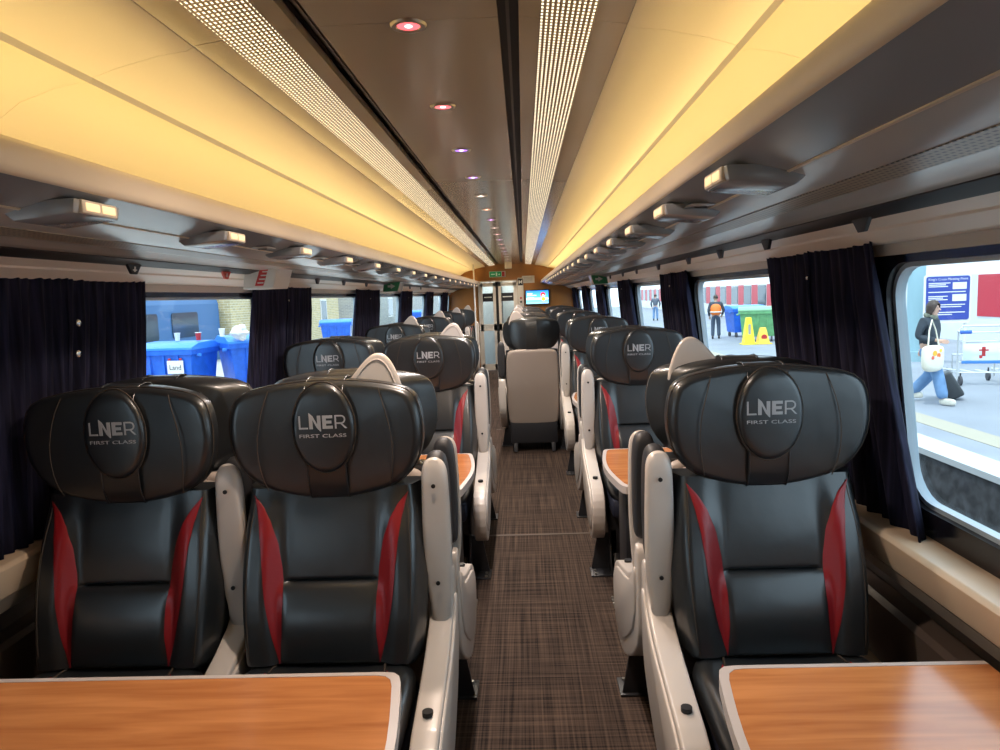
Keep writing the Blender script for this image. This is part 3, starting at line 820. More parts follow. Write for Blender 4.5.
# ------------------------------------------------------------------ far end wall, door, screen, signs
DX0, DX1, DZ = -.68, .14, 1.90
mb = MB(); mb.box(-1.4,DX0,Y1,Y1+.06,0,2.5); mb.box(DX1,1.4,Y1,Y1+.06,0,2.5); mb.box(DX0,DX1,Y1,Y1+.06,DZ,2.5)
struct('wall_end', mb.mesh(smooth=False), M['endwall'])
mb = MB(); mb.box(-1.4,1.4,Y1+1.5,Y1+1.58,0,2.5); struct('wall_vestibule', mb.mesh(smooth=False), M['vest'])
d = ob('door_1', MB().box(DX0,DX0+.03,Y1-.03,Y1+.02,0,DZ).box(DX1-.03,DX1,Y1-.03,Y1+.02,0,DZ).box(DX0,DX1,Y1-.03,Y1+.02,DZ-.03,DZ).mesh(smooth=False), M['doorframe']); d['kind'] = 'structure'
def leaf(x0, x1):
    w = .058
    lf = ob('leaf', MB().box(x0,x0+w,Y1-.015,Y1+.015,.03,DZ-.04).box(x1-w,x1,Y1-.015,Y1+.015,.03,DZ-.04).box(x0,x1,Y1-.015,Y1+.015,DZ-.12,DZ-.04).box(x0,x1,Y1-.015,Y1+.015,.03,.16).box(x0,x1,Y1-.015,Y1+.015,.86,1.0).mesh(smooth=False), M['doorframe'], d)
    g = ob('glazing', MB().box(x0+w,x1-w,Y1-.003,Y1+.003,.16,.86).box(x0+w,x1-w,Y1-.003,Y1+.003,1.0,DZ-.12).mesh(smooth=False), M['glass'], d)
    ob('black_band', MB().box(x0+w,x1-w,Y1-.008,Y1-.004,1.47,1.64).mesh(smooth=False), M['black'], d)
    ob('band_text', MB().box(x0+w+.03,x1-w-.03,Y1-.010,Y1-.008,1.55,1.57).mesh(smooth=False), M['signwhite'], d)
leaf(DX0+.03, -.318); leaf(-.262, DX1-.03)
ob('centre_gap', MB().box(-.318,-.262,Y1-.006,Y1+.010,0,DZ-.03).mesh(smooth=False), M['black'], d)
# vestibule things seen through the door
struct('trim_%d' % tn, MB().box(-.27,-.22,Y1+.02,Y1+1.5,0,1.95).mesh(smooth=False), M['darkmetal']); tn += 1
o = ob('grab_pole', MB().cyl((0,0,0),(0,0,2.20),.014,14).mesh(), M['white'], None, (-.648,13.05,0)); tag(o, 'thin white vertical pole from floor to ceiling by the end door', 'pole')
t = thing('exit_sign', 'green and red running-man exit sign above the end door', 'sign', (-.27, Y1-.015, 2.03), 0)
ob('panel', MB().bbox(-.17,.17,-.01,.012,-.06,.06,.004).mesh(), M['signwhite'], t)
M['exitgreen'] = mat('exit green', (.01,.16,.06), .4, emit=(.02,.8,.25), estr=.06)
ob('green_field', MB().box(-.155,.085,-.013,-.010,-.05,.05).mesh(smooth=False), M['exitgreen'], t)
ob('red_field', MB().box(.095,.155,-.013,-.010,-.05,.05).mesh(smooth=False), M['signred'], t)
ob('symbol', MB().box(-.03,.0,-.015,-.013,-.035,.035).box(-.13,-.05,-.015,-.013,-.012,.012).prism([(.02,-.02),(.06,-.02),(.04,.02)],-.015,-.013,'y').mesh(smooth=False), M['white'], t)
t = thing('notice', 'small white notice plate with grey lines above the screen', 'notice', (.37, Y1-.004, 1.90))
ob('plate', MB().bbox(-.13,.13,-.006,.004,-.075,.075,.003).mesh(), M['white'], t)
M['greyprint'] = mat('grey print', (.35,.34,.33), .5)
for z in (.04,.015,-.01,-.035): ob('text_line', MB().box(-.10,.09,-.008,-.006,z-.005,z+.005).mesh(smooth=False), M['greyprint'], t)
t = thing('display_screen', 'wide wall screen showing a blue picture with a red-capped figure shape', 'screen', (.545, Y1-.02, 1.525)); t.scale = (.84,1,.84)
ob('bezel', MB().bbox(-.30,.30,-.03,.02,-.185,.185,.008).mesh(), M['blackgloss'], t)
def screenmat():
    m = mat('lit screen', (.02,.02,.02), .3); nt = m.node_tree; b = nt.nodes['Principled BSDF']
    tc = [n for n in nt.nodes if n.type == 'TEX_COORD'][0]; sep = nt.nodes.new('ShaderNodeSeparateXYZ'); nt.links.new(tc.outputs['Object'], sep.inputs[0])
    mr = nt.nodes.new('ShaderNodeMapRange'); mr.inputs[1].default_value = -.16; mr.inputs[2].default_value = .16
    nt.links.new(sep.outputs['Z'], mr.inputs[0]); r = nt.nodes.new('ShaderNodeValToRGB'); cr = r.color_ramp
    cr.elements[0].color = (.30,.65,.95,1); cr.elements[1].color = (.02,.18,.75,1)
    e = cr.elements.new(.25); e.color = (.10,.45,.95,1); e = cr.elements.new(.38); e.color = (.75,.85,.95,1); e = cr.elements.new(.5); e.color = (.08,.42,.95,1)
    nt.links.new(mr.outputs[0], r.inputs[0]); nt.links.new(r.outputs[0], b.inputs['Emission Color']); b.inputs['Emission Strength'].default_value = 1.1
    return m
sc_ = ob('picture', MB().box(-.275,.275,-.033,-.030,-.16,.16).mesh(smooth=False), screenmat(), t)
def em(name, c, s=1.): return mat(name, (.02,.02,.02), .4, emit=c, estr=s)
ob('text_line', MB().box(-.25,-.12,-.035,-.033,.075,.10).box(-.25,-.02,-.035,-.033,.035,.055).box(-.25,-.08,-.035,-.033,-.02,-.005).mesh(smooth=False), em('screen white', (.9,.95,1)), t)
def disk(x, z, r, y): return MB().prism([(x+r*math.cos(2*PI*i/20), z+r*math.sin(2*PI*i/20)) for i in range(20)], y, y+.001, 'y').mesh(smooth=False)
ob('red_shape', disk(.14,.055,.062,-.035), em('screen red', (.85,.03,.02)), t)
ob('white_shape', disk(.145,.03,.035,-.036), em('screen pale', (.95,.85,.75)), t)
ob('yellow_shape', disk(.15,-.05,.05,-.035), em('screen yellow', (.9,.75,.05)), t)
t = thing('door_control_panel', 'tall grey control panel with pictograms beside the end door', 'control panel', (.205, Y1-.01, 1.66))
ob('housing', MB().bbox(-.06,.06,-.03,.01,-.32,.28,.01).mesh(), M['doorframe'], t)
ob('sign_plate', MB().box(-.05,.05,-.034,-.030,.12,.26).mesh(smooth=False), M['black'], t)
ob('pictogram', MB().box(-.032,-.018,-.037,-.034,.15,.23).box(.018,.032,-.037,-.034,.15,.23).box(-.018,.018,-.037,-.034,.18,.20).mesh(smooth=False), M['white'], t)
ob('button', disk(0,-.14,.022,-.036), M['signred'], t)
ob('button', disk(0,-.22,.022,-.036), M['screw'], t)
# end partition box under the ceiling (small projector-like housing at the end of the downlights)
o = ob('ceiling_speaker', MB().disc((0,0,-.12),.07,.12,24).mesh(sharp=30), M['cream']); o.location = (-.02,13.9,2.228); tag(o, 'small pale round ceiling unit just before the end wall', 'ceiling unit')

# ------------------------------------------------------------------ outside
GZ = -.45
def ground(name, x0, x1, y0, y1, z, m, t=.2):
    o = ob(name, MB().box(x0,x1,y0,y1,z-t,z).mesh(smooth=False), m); o['kind'] = 'structure'; return o
ground('ground_platform_right', 5.05, 14.6, -12, 95, GZ, mat('grey asphalt platform', (.24,.26,.30), .7, var=.12, vscale=.7), .9)
ground('ground_platform_left', -11.6, -1.75, -12, 95, GZ, mat('pale concrete platform', (.42,.41,.39), .8, var=.15, vscale=.6), .9)
ground('ground_trackbed', -1.8, 5.05, -12, 95, -1.35, mat('grey track ballast', (.20,.20,.20), .95, var=.5, vscale=9, bump=.8, bscale=14), .3)
ground('ground_far', -60, 60, -20, 120, -1.7, mat('far ground', (.3,.3,.3), .9), .2)
trim(MB().box(5.0,5.42,-12,95,GZ-.06,GZ+.012).mesh(smooth=False), mat('white coping edge', (.50,.52,.54), .7))
trim(MB().box(5.85,6.25,-12,95,GZ-.02,GZ+.006).mesh(smooth=False), mat('buff tactile strip', (.36,.33,.26), .8))
trim(MB().box(5.02,5.05,-12,95,-1.35,GZ-.07).mesh(smooth=False), mat('dark stained platform face', (.05,.05,.055), .9, var=.6, vscale=7))
for x in (2.35,3.85):
    trim(MB().box(x-.035,x+.035,-12,95,-1.35,-1.20).mesh(smooth=False), M['steel'])
# red and white train across the platform
def carriage(name, label, x, side, y0, y1, body, z0, pattern, bandm, winm, zb0, zb1, top=2.9):
    t = thing(name, label, 'train', (x,y0,-1.2)); L = y1-y0
    prof = [(0,.5),(0,2.9),(side*.25,3.7),(side*.9,4.15),(side*1.9,4.15),(side*2.6,3.7),(side*2.8,2.9),(side*2.8,.5)]
    if top < 3: prof = [(a, min(z, top+1.2)) for a, z in prof]
    ob('body', MB().prism(prof, 0, L, 'y').mesh(smooth=False), body, t)
    y = .4; i = 0
    while y < L-1.5:
        w, kind = pattern[i % len(pattern)]; i += 1
        if kind == 'w':
            fr = ob('window', MB().prism([(y+a, zb0+1.2+b) for a, b in rrect(0,w,0,zb1-zb0,.1,3)], min(0,-side*.03), max(0,-side*.03), 'x').mesh(smooth=False), winm, t)
        elif kind == 'r':
            ob('door_panel', MB().box(min(0,-side*.02),max(0,-side*.02),y,y+w,zb0+1.2-.05,zb1+1.2+.05).mesh(smooth=False), bandm, t)
        elif kind == 'R':
            ob('door_panel', MB().box(min(0,-side*.02),max(0,-side*.02),y,y+w,zb0+1.2-.05,zb1+1.2+.05).mesh(smooth=False), bandm, t)
        y += w+.12
    ob('skirt', MB().box(min(0,side*2.7),max(0,side*2.7),0,L,.15,.5).mesh(smooth=False), M['darkmetal'], t)
    return t
M['trainwhite'] = mat('white train paint', (.72,.74,.76), .35)
M['trainred'] = mat('red train panel', (.55,.03,.05), .4)
M['trainwin'] = mat('dark train window', (.05,.07,.09), .08)
M['trainblue'] = mat('blue train paint', (.025,.12,.30), .4)
carriage('passenger_train', 'white passenger train with red panels standing beyond the right platform', 14.6, 1, 4, 92, M['trainwhite'], 0,
         [(17.1,'x'),(1.1,'r'),(1.1,'x'),(1.7,'r'),(1.2,'x')]+[(1.1,'r'),(1.4,'w'),(1.1,'r'),(1.4,'w')]*30, M['trainred'], M['trainwin'], .42, 1.62)
carriage('passenger_train', 'dark blue train with rounded dark windows behind the blue bins', -11.7, -1, 6, 27.2, M['trainblue'], 0,
         [(1.9,'w'),(.7,'x')]*8, M['trainblue'], M['trainwin'], .55, 1.42)

# blue and green wheeled bins
M['binblue'] = mat('blue bin plastic', (.02,.13,.62), .4, var=.15)
M['binlid'] = mat('pale blue bin lid', (.05,.25,.78), .35)
M['bingreen'] = mat('green bin plastic', (.12,.34,.15), .45, var=.15)
M['binlidg'] = mat('green bin lid', (.20,.42,.24), .4)
M['cable'] = mat('tyre', (.06,.06,.07), .7)
def bin_(x, y, rz, label, green=False, sc=1., notice=False):
    t = thing('wheeled_bin', label, 'bin', (x,y,GZ), rz, 'wheeled bins on the platforms')
    bm = bmesh.new()
    W, D, H = .66*sc, .52*sc, 1.12*sc
    mb = MB()
    def frus(z0, z1, a0, b0, a1, b1):
        v = [(-a0,-b0,z0),(a0,-b0,z0),(a0,b0,z0),(-a0,b0,z0),(-a1,-b1,z1),(a1,-b1,z1),(a1,b1,z1),(-a1,b1,z1)]
        mb.add(v, [(3,2,1,0),(4,5,6,7),(0,1,5,4),(1,2,6,5),(2,3,7,6),(3,0,4,7)])
    frus(.2*sc, H, W*.84, D*.80, W*.98, D*.96); frus(H-.10*sc, H, W*1.04, D*1.02, W*1.04, D*1.02)
    for u in (-.5,0,.5): mb.box(u*W-.02,u*W+.02,-D*.99,-D*.84,.3*sc,H-.1*sc)
    ob('body', mb.mesh(smooth=False), M['bingreen'] if green else M['binblue'], t)
    mb = MB(); mb.prism([(-D*1.04,H),(D*1.04,H),(D*1.04,H+.05*sc),(D*.5,H+.16*sc),(-D*.5,H+.14*sc),(-D*1.04,H+.05*sc)], -W*1.05, W*1.05, 'x', .01)
    ob('lid', mb.mesh(sharp=20), M['binlidg'] if green else M['binlid'], t)
    for sx in (-1,1):
        ob('handle', MB().cyl((sx*W*1.02,-D*.6,H-.12*sc),(sx*W*1.14,-D*.6,H-.12*sc),.035*sc,10).mesh(), M['binlidg'] if green else M['binlid'], t)
        for sy in (-1,1):
            ob('wheel', MB().cyl((sx*W*.72-.025,sy*D*.68,.1*sc),(sx*W*.72+.025,sy*D*.68,.1*sc),.1*sc,18).tube([(sx*W*.72,sy*D*.68,.1*sc),(sx*W*.72,sy*D*.68,.22*sc)],.02,6).mesh(), M['cable'], t)
    if notice:
        q = ob('label', MB().box(-.19,.19,-.012,0,-.14,.14).mesh(smooth=False), M['white'], t, (.28,-D*.96-.012,.78))
        text_on('label_text', 'Land', .15, M['black'], q, (0,-.014,-.01), (PI/2,0,0), 1, .001)
        ob('red_tab', MB().box(-.16,-.10,-.010,0,.15,.19).box(.10,.16,-.010,0,.15,.19).mesh(smooth=False), M['signred'], q)
    return t
bin_(-7.42, 15.2, R(-8), 'blue wheeled bin with a white label, left one in the near left window', notice=True, sc=1.02)
bin_(-5.95, 15.9, R(38), 'blue wheeled bin right beside the labelled bin in the near left window', sc=1.08)
bin_(-8.1, 31, R(10), 'blue wheeled bin seen in the second left window')
bin_(-7.2, 48, R(20), 'distant blue wheeled bin seen in the third left window')
bin_(9.25, 29.0, R(5), 'blue wheeled bin left of the green bin in the right window')
bin_(8.95, 26.4, R(-18), 'green wheeled bin between two blue bins in the right window', green=True)
bin_(10.5, 26.3, R(-10), 'blue wheeled bin right of the green bin, partly behind the curtain')
# litter on bins
for (dx, y, z, c, lb) in ((-7.45,15.3,.86,'w','white paper cup on the labelled blue bin, leftmost'),(-6.95,15.25,.86,'r','red and white paper cup on the labelled blue bin'),(-6.35,15.1,.93,'w','white paper cup on the right blue bin lid')):
    t = thing('paper_cup', lb, 'cup', (dx,y,z))
    P = [[(r_*math.cos(2*PI*j/16), r_*math.sin(2*PI*j/16), zz) for j in range(17)] for r_, zz in ((.0,0),(.045,0),(.062,.17),(.056,.17),(.04,.01))]
    ob('cup_body', MB().grid(P).mesh(), M['signred'] if c == 'r' else M['white'], t)
    ob('rim', MB().tube([(.062*math.cos(2*PI*j/16), .062*math.sin(2*PI*j/16), .17) for j in range(16)], .008, 6, True).mesh(), M['white'], t)
def crumple(name, label, x, y, z, r, m, cat):
    bm = bmesh.new(); bmesh.ops.create_icosphere(bm, subdivisions=3, radius=r)
    rnd = random.Random(int(x*10))
    for v in bm.verts:
        n = math.sin(v.co.x*31)+math.sin(v.co.y*27+1)+math.sin(v.co.z*35+2)
        v.co *= 1+.13*n; v.co.z *= .8
    me = bpy.data.meshes.new(name); bm.to_mesh(me); bm.free()
    return tag(ob(name, me, m, None, (x,y,z)), label, cat)
crumple('rubbish_bag', 'white crumpled rubbish bag heaped on the right blue bin', -5.95, 15.1, 1.0, .18, M['white'], 'bag')
crumple('rubbish_bag', 'clear crumpled sack on the far edge of the right blue bin', -5.55, 15.3, .97, .15, mat('grey plastic film', (.5,.55,.6), .3), 'bag')

# brick building on the left, plus small station pieces
def building(name, label, x0, x1, y0, y1, h, m, wins=()):
    t = thing(name, label, 'building', (x0,y0,-1.5))
    ob('wall', MB().box(0,x1-x0,0,y1-y0,0,h+1.5).mesh(smooth=False), m, t)
    for (yy, zz, w, hh) in wins:
        q = ob('window', MB().box(x1-x0,x1-x0+.05,yy-w/2,yy+w/2,zz+1.5,zz+hh+1.5).mesh(smooth=False), M['white'], t)
        ob('pane', MB().box(x1-x0+.05,x1-x0+.06,yy-w/2+.1,yy+w/2-.1,zz+1.6,zz+hh+1.4).mesh(smooth=False), M['trainwin'], q)
    ob('drainpipe', MB().cyl((x1-x0+.12,2.2,0),(x1-x0+.12,2.2,h+1.5),.12,10).mesh(), M['darkmetal'], t)
    ob('pier', MB().box(x1-x0-.1,x1-x0+.25,5.2,6.0,0,h+1.5).mesh(smooth=False), M['yellowpier'], t)
    return t
M['yellowpier'] = mat('pale yellow stone', (.75,.62,.36), .8)
building('brick_building', 'yellow brick station building beyond the left platform', -16, -11.4, 27.6, 44, 5.5, brickmat('yellow brick', (.62,.48,.24), (.44,.36,.20), (.66,.60,.45)), ((9,.2,1.2,1.6),(13,.2,1.2,1.6)))
building('brick_building', 'grey brick wall farther along the left platform', -15, -10.8, 46, 92, 5.5, brickmat('grey brick', (.40,.38,.34), (.30,.30,.30), (.5,.5,.48)), ((12,.2,2,1.6),(22,.2,2,1.6),(33,.2,2,1.6)))
o = ob('hedge', MB().bbox(-.5,.5,-3,3,0,1.0,.15).mesh(), mat('green planter leaves', (.16,.30,.08), .8, var=.6, vscale=6, bump=1, bscale=12), None, (-8.5,56,GZ)); tag(o, 'low green planting seen in the third left window', 'hedge')

# sign on posts, pillar, trolley on the right platform
t = thing('information_sign', 'dark blue station notice board with white panels on two posts', 'sign', (10.27,17.0,GZ), R(-8))
M['signblue'] = mat('dark blue sign', (.03,.06,.34), .4)
ob('post', MB().cyl((-.42,.04,0),(-.42,.04,2.1),.035,10).mesh(), M['white'], t); ob('post', MB().cyl((.42,.04,0),(.42,.04,2.1),.035,10).mesh(), M['white'], t)
ob('frame', MB().prism(rrect(-.51,.51,.98,2.13,.07,4), -.02, .02, 'y').mesh(smooth=False), M['white'], t)
ob('board', MB().prism(rrect(-.47,.47,1.06,2.09,.05,4), -.03, -.02, 'y').mesh(smooth=False), M['signblue'], t)
text_on('heading', "King's Cross Meeting Point", .078, M['white'], t, (0,-.031,2.02), (PI/2,0,0), 1, .001)
for i, (x0, x1, z) in enumerate(((-.42,.05,1.93),(-.42,-.05,1.89),(-.42,0,1.85),(-.42,.38,1.72),(-.42,.0,1.62),(-.42,-.1,1.58),(-.42,.0,1.54),(-.42,.38,1.42),(-.42,.3,1.37),(-.42,.38,1.24),(-.42,.1,1.19))):
    ob('text_line', MB().box(x0,x1,-.032,-.030,z-.011,z+.011).mesh(smooth=False), M['white'], t)
ob('white_panel', MB().box(.10,.40,-.033,-.030,1.78,1.94).mesh(smooth=False), M['white'], t)
ob('white_panel', MB().box(.10,.40,-.033,-.030,1.50,1.66).mesh(smooth=False), M['white'], t)
o = ob('column', MB().disc((0,0,0),.20,4.5,24).disc((0,0,0),.30,.25,24).mesh(sharp=30), mat('teal grey column paint', (.28,.44,.50), .5), None, (10.1,18.0,GZ)); tag(o, 'teal grey round column rising behind the notice board', 'column')
# wrapped pillar
mb = MB(); P = []
for i in range(50):
    z = 3.2*i/49
    P.append([((.22+.03*math.sin(5*a_+z*4)+.02*math.sin(11*a_-z*7))*math.cos(a_), (.22+.03*math.sin(5*a_+z*4)+.02*math.sin(13*a_+z*9))*math.sin(a_), z) for a_ in [2*PI*j/40 for j in range(41)]])
mb.grid(P); t = thing('stone_pillar', 'weathered beige carved pillar at the right edge of the near window', 'pillar', (9.9,14.0,GZ))
ob('shaft', mb.mesh(sharp=180), mat('weathered beige', (.55,.48,.34), .85, var=.4, vscale=5), t); ob('plate', MB().bbox(-.10,.05,-.29,-.24,1.95,2.15,.01).mesh(), mat('yellow plate', (.8,.5,.08), .5), t)
# luggage trolley
t = thing('luggage_trolley', 'chrome luggage trolley with blue handle ends parked on the right platform', 'trolley', (8.85,13.4,GZ), R(-14))
mb = MB()
r_ = .02
for y in (0,.5):
    mb.tube([(-.42,y,.12),(-.42,y,1.05),(-.36,y,1.13),(.36,y,1.13),(.42,y,1.05),(.42,y,.12)] if y == 0 else [(-.36,y,.12),(-.36,y,.55),(.36,y,.55),(.36,y,.12)], r_, 8)
for x in (-.4,-.13,.13,.4): mb.tube([(x,0,.25),(x,.75,.22)], .013, 6)
for z in (.25,.45): mb.tube([(-.42,0,z),(.42,0,z)], .013, 6)
for x in (-.42,.42): mb.tube([(x,0,1.05),(x,-.18,1.02)], .018, 8); mb.tube([(x,0,.3),(x,.8,.24)], .016, 8)
mb.tube([(-.42,-.18,1.02),(.42,-.18,1.02)], .016, 8); mb.tube([(-.4,0,.84),(.4,0,.84)], .012, 6)
ob('frame', mb.mesh(), mat('chrome tube', (.72,.74,.74), .25, metal=.6), t)
q = ob('advert_panel', MB().bbox(-.34,.34,-.015,.0,.48,.80,.01).mesh(), mat('pale advert', (.75,.82,.85), .5), t)
ob('advert_figure', MB().box(-.03,.03,-.018,-.015,.56,.74).box(-.08,.08,-.018,-.015,.66,.69).box(-.07,-.02,-.018,-.015,.52,.58).mesh(smooth=False), M['signred'], q)
q = ob('crossbar_board', MB().bbox(-.36,.36,-.02,.0,.42,.475,.006).mesh(), mat('blue board', (.05,.2,.55), .4), t)
for x in (-.36,.36): ob('handle_grip', MB().tube([(x-.09,-.19,1.03),(x+.09,-.19,1.03)], .035, 10).mesh(), mat('blue grip %d' % (x > 0), (.03,.12,.5), .5), t)
for x in (-.36,.36):
    for y in (.02,.78): ob('wheel', MB().cyl((x-.02,y,.09),(x+.02,y,.09),.09,18).tube([(x,y,.09),(x,y,.26)],.015,6).mesh(), M['cable'], t)
# floor cones
def cone(x, y, label, m, w, h, badge=False):
    t = thing('warning_cone', label, 'cone', (x,y,GZ))
    v = []; n = 4
    mb = MB()
    a, b = w/2, w*.22
    v = [(-a,-a,.03),(a,-a,.03),(a,a,.03),(-a,a,.03),(-b,-b,h),(b,-b,h),(b,b,h),(-b,b,h)]
    mb.add(v, [(3,2,1,0),(4,5,6,7),(0,1,5,4),(1,2,6,5),(2,3,7,6),(3,0,4,7)]); ob('cone_body', mb.mesh(smooth=False), m, t)
    ob('base', MB().bbox(-a*1.35,a*1.35,-a*1.3,a*1.3,0,.04,.01).mesh(), m, t)
    if badge: ob('badge', disk(0,h*.42,w*.26,-w*.42), M['signred'], t)
    else: ob('print', MB().box(-.04,.04,-w*.40,-w*.38,h*.35,h*.75).mesh(smooth=False), M['greyprint'], t)
M['yellow'] = mat('yellow plastic', (.88,.72,.04), .45)
cone(8.12, 24.9, 'tall yellow slip-warning cone in front of the green bin', M['yellow'], .36, .95)
cone(8.62, 24.9, 'short yellow cone with a red badge in front of the green bin', mat('orange yellow plastic', (.90,.60,.08), .45), .38, .58, True)

# ------------------------------------------------------------------ people
def skin_obj(name, verts, edges, rad, m, parent, root=0, sub=2):
    me = bpy.data.meshes.new(name); me.from_pydata(verts, edges, []); o = ob(name, me, m, parent)
    s = o.modifiers.new('skin', 'SKIN'); s.use_smooth_shade = True
    d = me.skin_vertices[0].data
    for i, r in enumerate(rad): d[i].radius = (r, r) if not isinstance(r, tuple) else r; d[i].use_root = (i == root)
    u = o.modifiers.new('sub', 'SUBSURF'); u.levels = sub; u.render_levels = sub
    return o
def person(name, label, loc, rz, J, mats, hair='long', sc=1.):
    """J: joints dict in metres; body faces -y"""
    t = thing(name, label, 'person', loc, rz); t.scale = (sc,sc,sc)
    V = []; E = []; Rr = []; idx = {}
    def add(k, p, r, par=None):
        V.append(tuple(p)); Rr.append(r); idx[k] = len(V)-1
        if par is not None: E.append((idx[par], idx[k]))
    add('pelvis', J['pelvis'], .11); add('spine', J['spine'], .115, 'pelvis'); add('chest', J['chest'], .125, 'spine')
    add('neck', J['neck'], .052, 'chest')
    hd = Vector(J['head']); add('jaw', hd+Vector((0,-.01,-.09)), .058, 'neck'); add('skull', hd+Vector((0,0,.0)), .085, 'jaw'); add('crown', hd+Vector((0,.01,.07)), .07, 'skull')
    for s, n in ((-1,'l'),(1,'r')):
        add('hip'+n, J['hip'+n], .085, 'pelvis'); add('knee'+n, J['knee'+n], .056, 'hip'+n); add('ankle'+n, J['ankle'+n], .036, 'knee'+n)
        add('toe'+n, Vector(J['ankle'+n])+Vector((0,-.15,-.05)), .03, 'ankle'+n)
        add('sh'+n, J['sh'+n], .056, 'chest'); add('el'+n, J['el'+n], .04, 'sh'+n); add('wr'+n, J['wr'+n], .026, 'el'+n)
        w = Vector(J['wr'+n]); d = (w-Vector(J['el'+n])).normalized(); side = d.cross(Vector((0,1,0)));
        if side.length < .3: side = Vector((1,0,0))
        side.normalize(); bendv = Vector((0,-1,0))
        add('palm'+n, w+d*.06, .030, 'wr'+n)
        for q, (off, ln) in enumerate(((-.026,.058),(-.009,.07),(.009,.066),(.026,.05))):
            a = w+d*.075+side*off; add('f%d%s' % (q,n), a+d*.02, .010, 'palm'+n); add('g%d%s' % (q,n), a+d*(.02+ln*.5)+bendv*.008, .0085, 'f%d%s' % (q,n)); add('h%d%s' % (q,n), a+d*(.015+ln)+bendv*.03, .0075, 'g%d%s' % (q,n))
        th = w+d*.03-side*.032; add('t0'+n, th, .012, 'palm'+n); add('t1'+n, th+d*.03-side*.012+bendv*.012, .009, 't0'+n)
    skin_obj('body', V, E, Rr, mats['skin'], t)
    # face details
    hx, hy, hz = hd
    fb = MB(); 
    ob('nose', MB().prism([(hy-.085,hz+.01),(hy-.112,hz-.028),(hy-.085,hz-.034)], hx-.011, hx+.011, 'x', .004).mesh(), mats['skin'], t)
    for s in (-1,1):
        ob('eye', MB().add(*pillow([(hx+s*.03+.011*math.cos(a), hz+.008+.006*math.sin(a)) for a in [2*PI*i/10 for i in range(10)]], .006,.004,.5,0,None,hy-.079)).mesh(), M['black'], t)
        ob('ear', MB().add(*pillow([(hy+.005+.018*math.cos(a), hz-.008+.03*math.sin(a)) for a in [2*PI*i/10 for i in range(10)]], .008,.008,.5)).mesh(), mats['skin'], t, (hx+s*.086,0,0), (0,0,PI/2)).location = (hx+s*.084, hy*0, 0)
    ob('mouth', MB().bbox(hx-.022,hx+.022,hy-.084,hy-.072,hz-.062,hz-.052,.004).mesh(), mat(name+' lips', (.35,.10,.09), .5), t)
    # hair cap
    P = []
    for i in range(13):
        th = PI*.02+ (PI*(.56 if hair == 'short' else .60))*i/12
        row = []
        for j in range(25):
            ph = 2*PI*j/24
            front = max(0, -math.sin(ph))
            lim = 1-.50*front**1.5
            tt = th*lim
            rr = .098+.004*math.sin(9*ph+i)
            zdrop = -.10*smooth01((i-9)/3)*(1-front) if hair != 'short' else 0
            row.append((hx+rr*.95*math.sin(tt)*math.cos(ph), hy+.008+rr*1.08*math.sin(tt)*math.sin(ph), hz+.015+rr*1.18*math.cos(tt)+zdrop))
        P.append(row)
    ob('hair', MB().grid(P).mesh(sharp=180), mats['hair'], t).modifiers.new('th', 'SOLIDIFY').thickness = .012
    # trousers
    pv = [J['pelvis'], J['hipl'], J['kneel'], J['anklel'], J['hipr'], J['kneer'], J['ankler'], tuple(Vector(J['pelvis'])+Vector((0,0,.10)))]
    lw = mats.get('legw', 1.)
    skin_obj('trousers', pv, [(0,1),(1,2),(2,3),(0,4),(4,5),(5,6),(0,7)], [.128,.105*lw,.078*lw,.072*lw,.105*lw,.078*lw,.072*lw,.125], mats['trousers'], t)
    # coat
    jv = [tuple(Vector(J['pelvis'])+Vector((0,.0,-.06 if mats.get('long') else .03))), J['spine'], J['chest'], tuple(Vector(J['neck'])+Vector((0,0,-.03))), J['shl'], J['ell'], J['wrl'], J['shr'], J['elr'], J['wrr']]
    skin_obj('coat', jv, [(0,1),(1,2),(2,3),(2,4),(4,5),(5,6),(2,7),(7,8),(8,9)], [(.165,.15),(.158,.14),(.165,.14),.075,.078,.062,.047,.078,.062,.047], mats['coat'], t)
    for n in 'lr':
        a = Vector(J['ankle'+n]); sh = ob('shoe', MB().add(*pillow(chaikin([(a.x-.035,a.y+.06),(a.x+.035,a.y+.06),(a.x+.045,a.y-.10),(a.x+.03,a.y-.19),(a.x-.03,a.y-.19),(a.x-.045,a.y-.10)],2), .05,.04,.75,.2,None,-(a.z-.035),axis='z')).mesh(), mats['shoe'], t)
    return t
M['skin'] = mat('skin', (.62,.38,.28), .5); M['skin2'] = mat('skin tan', (.5,.3,.2), .5)
M['hairb'] = mat('dark brown hair', (.05,.03,.022), .5, bump=.5, bscale=60)
M['denim'] = mat('blue denim', (.14,.26,.46), .8, var=.2, vscale=8); M['coatd'] = mat('dark grey coat cloth', (.035,.045,.06), .8, var=.3)
M['shoew'] = mat('off white trainers', (.62,.60,.52), .6); M['orange'] = mat('orange hi-vis', (.95,.20,.03), .6, emit=None); M['navyc'] = mat('dark navy trousers', (.05,.07,.11), .8)
J = dict(pelvis=(0,0,.90), spine=(0,-.01,1.05), chest=(0,-.02,1.24), neck=(0,-.03,1.40), head=(0,-.07,1.53),
         hipl=(-.09,0,.86), kneel=(-.09,-.20,.52), anklel=(-.08,-.30,.09), hipr=(.09,0,.86), kneer=(.09,-.02,.48), ankler=(.09,.30,.13),
         shl=(-.17,-.01,1.33), ell=(-.23,.05,1.08), wrl=(-.10,-.17,1.03), shr=(.17,0,1.33), elr=(.24,.12,1.08), wrr=(.26,.24,.86))
WX, WY = 6.88, 11.72
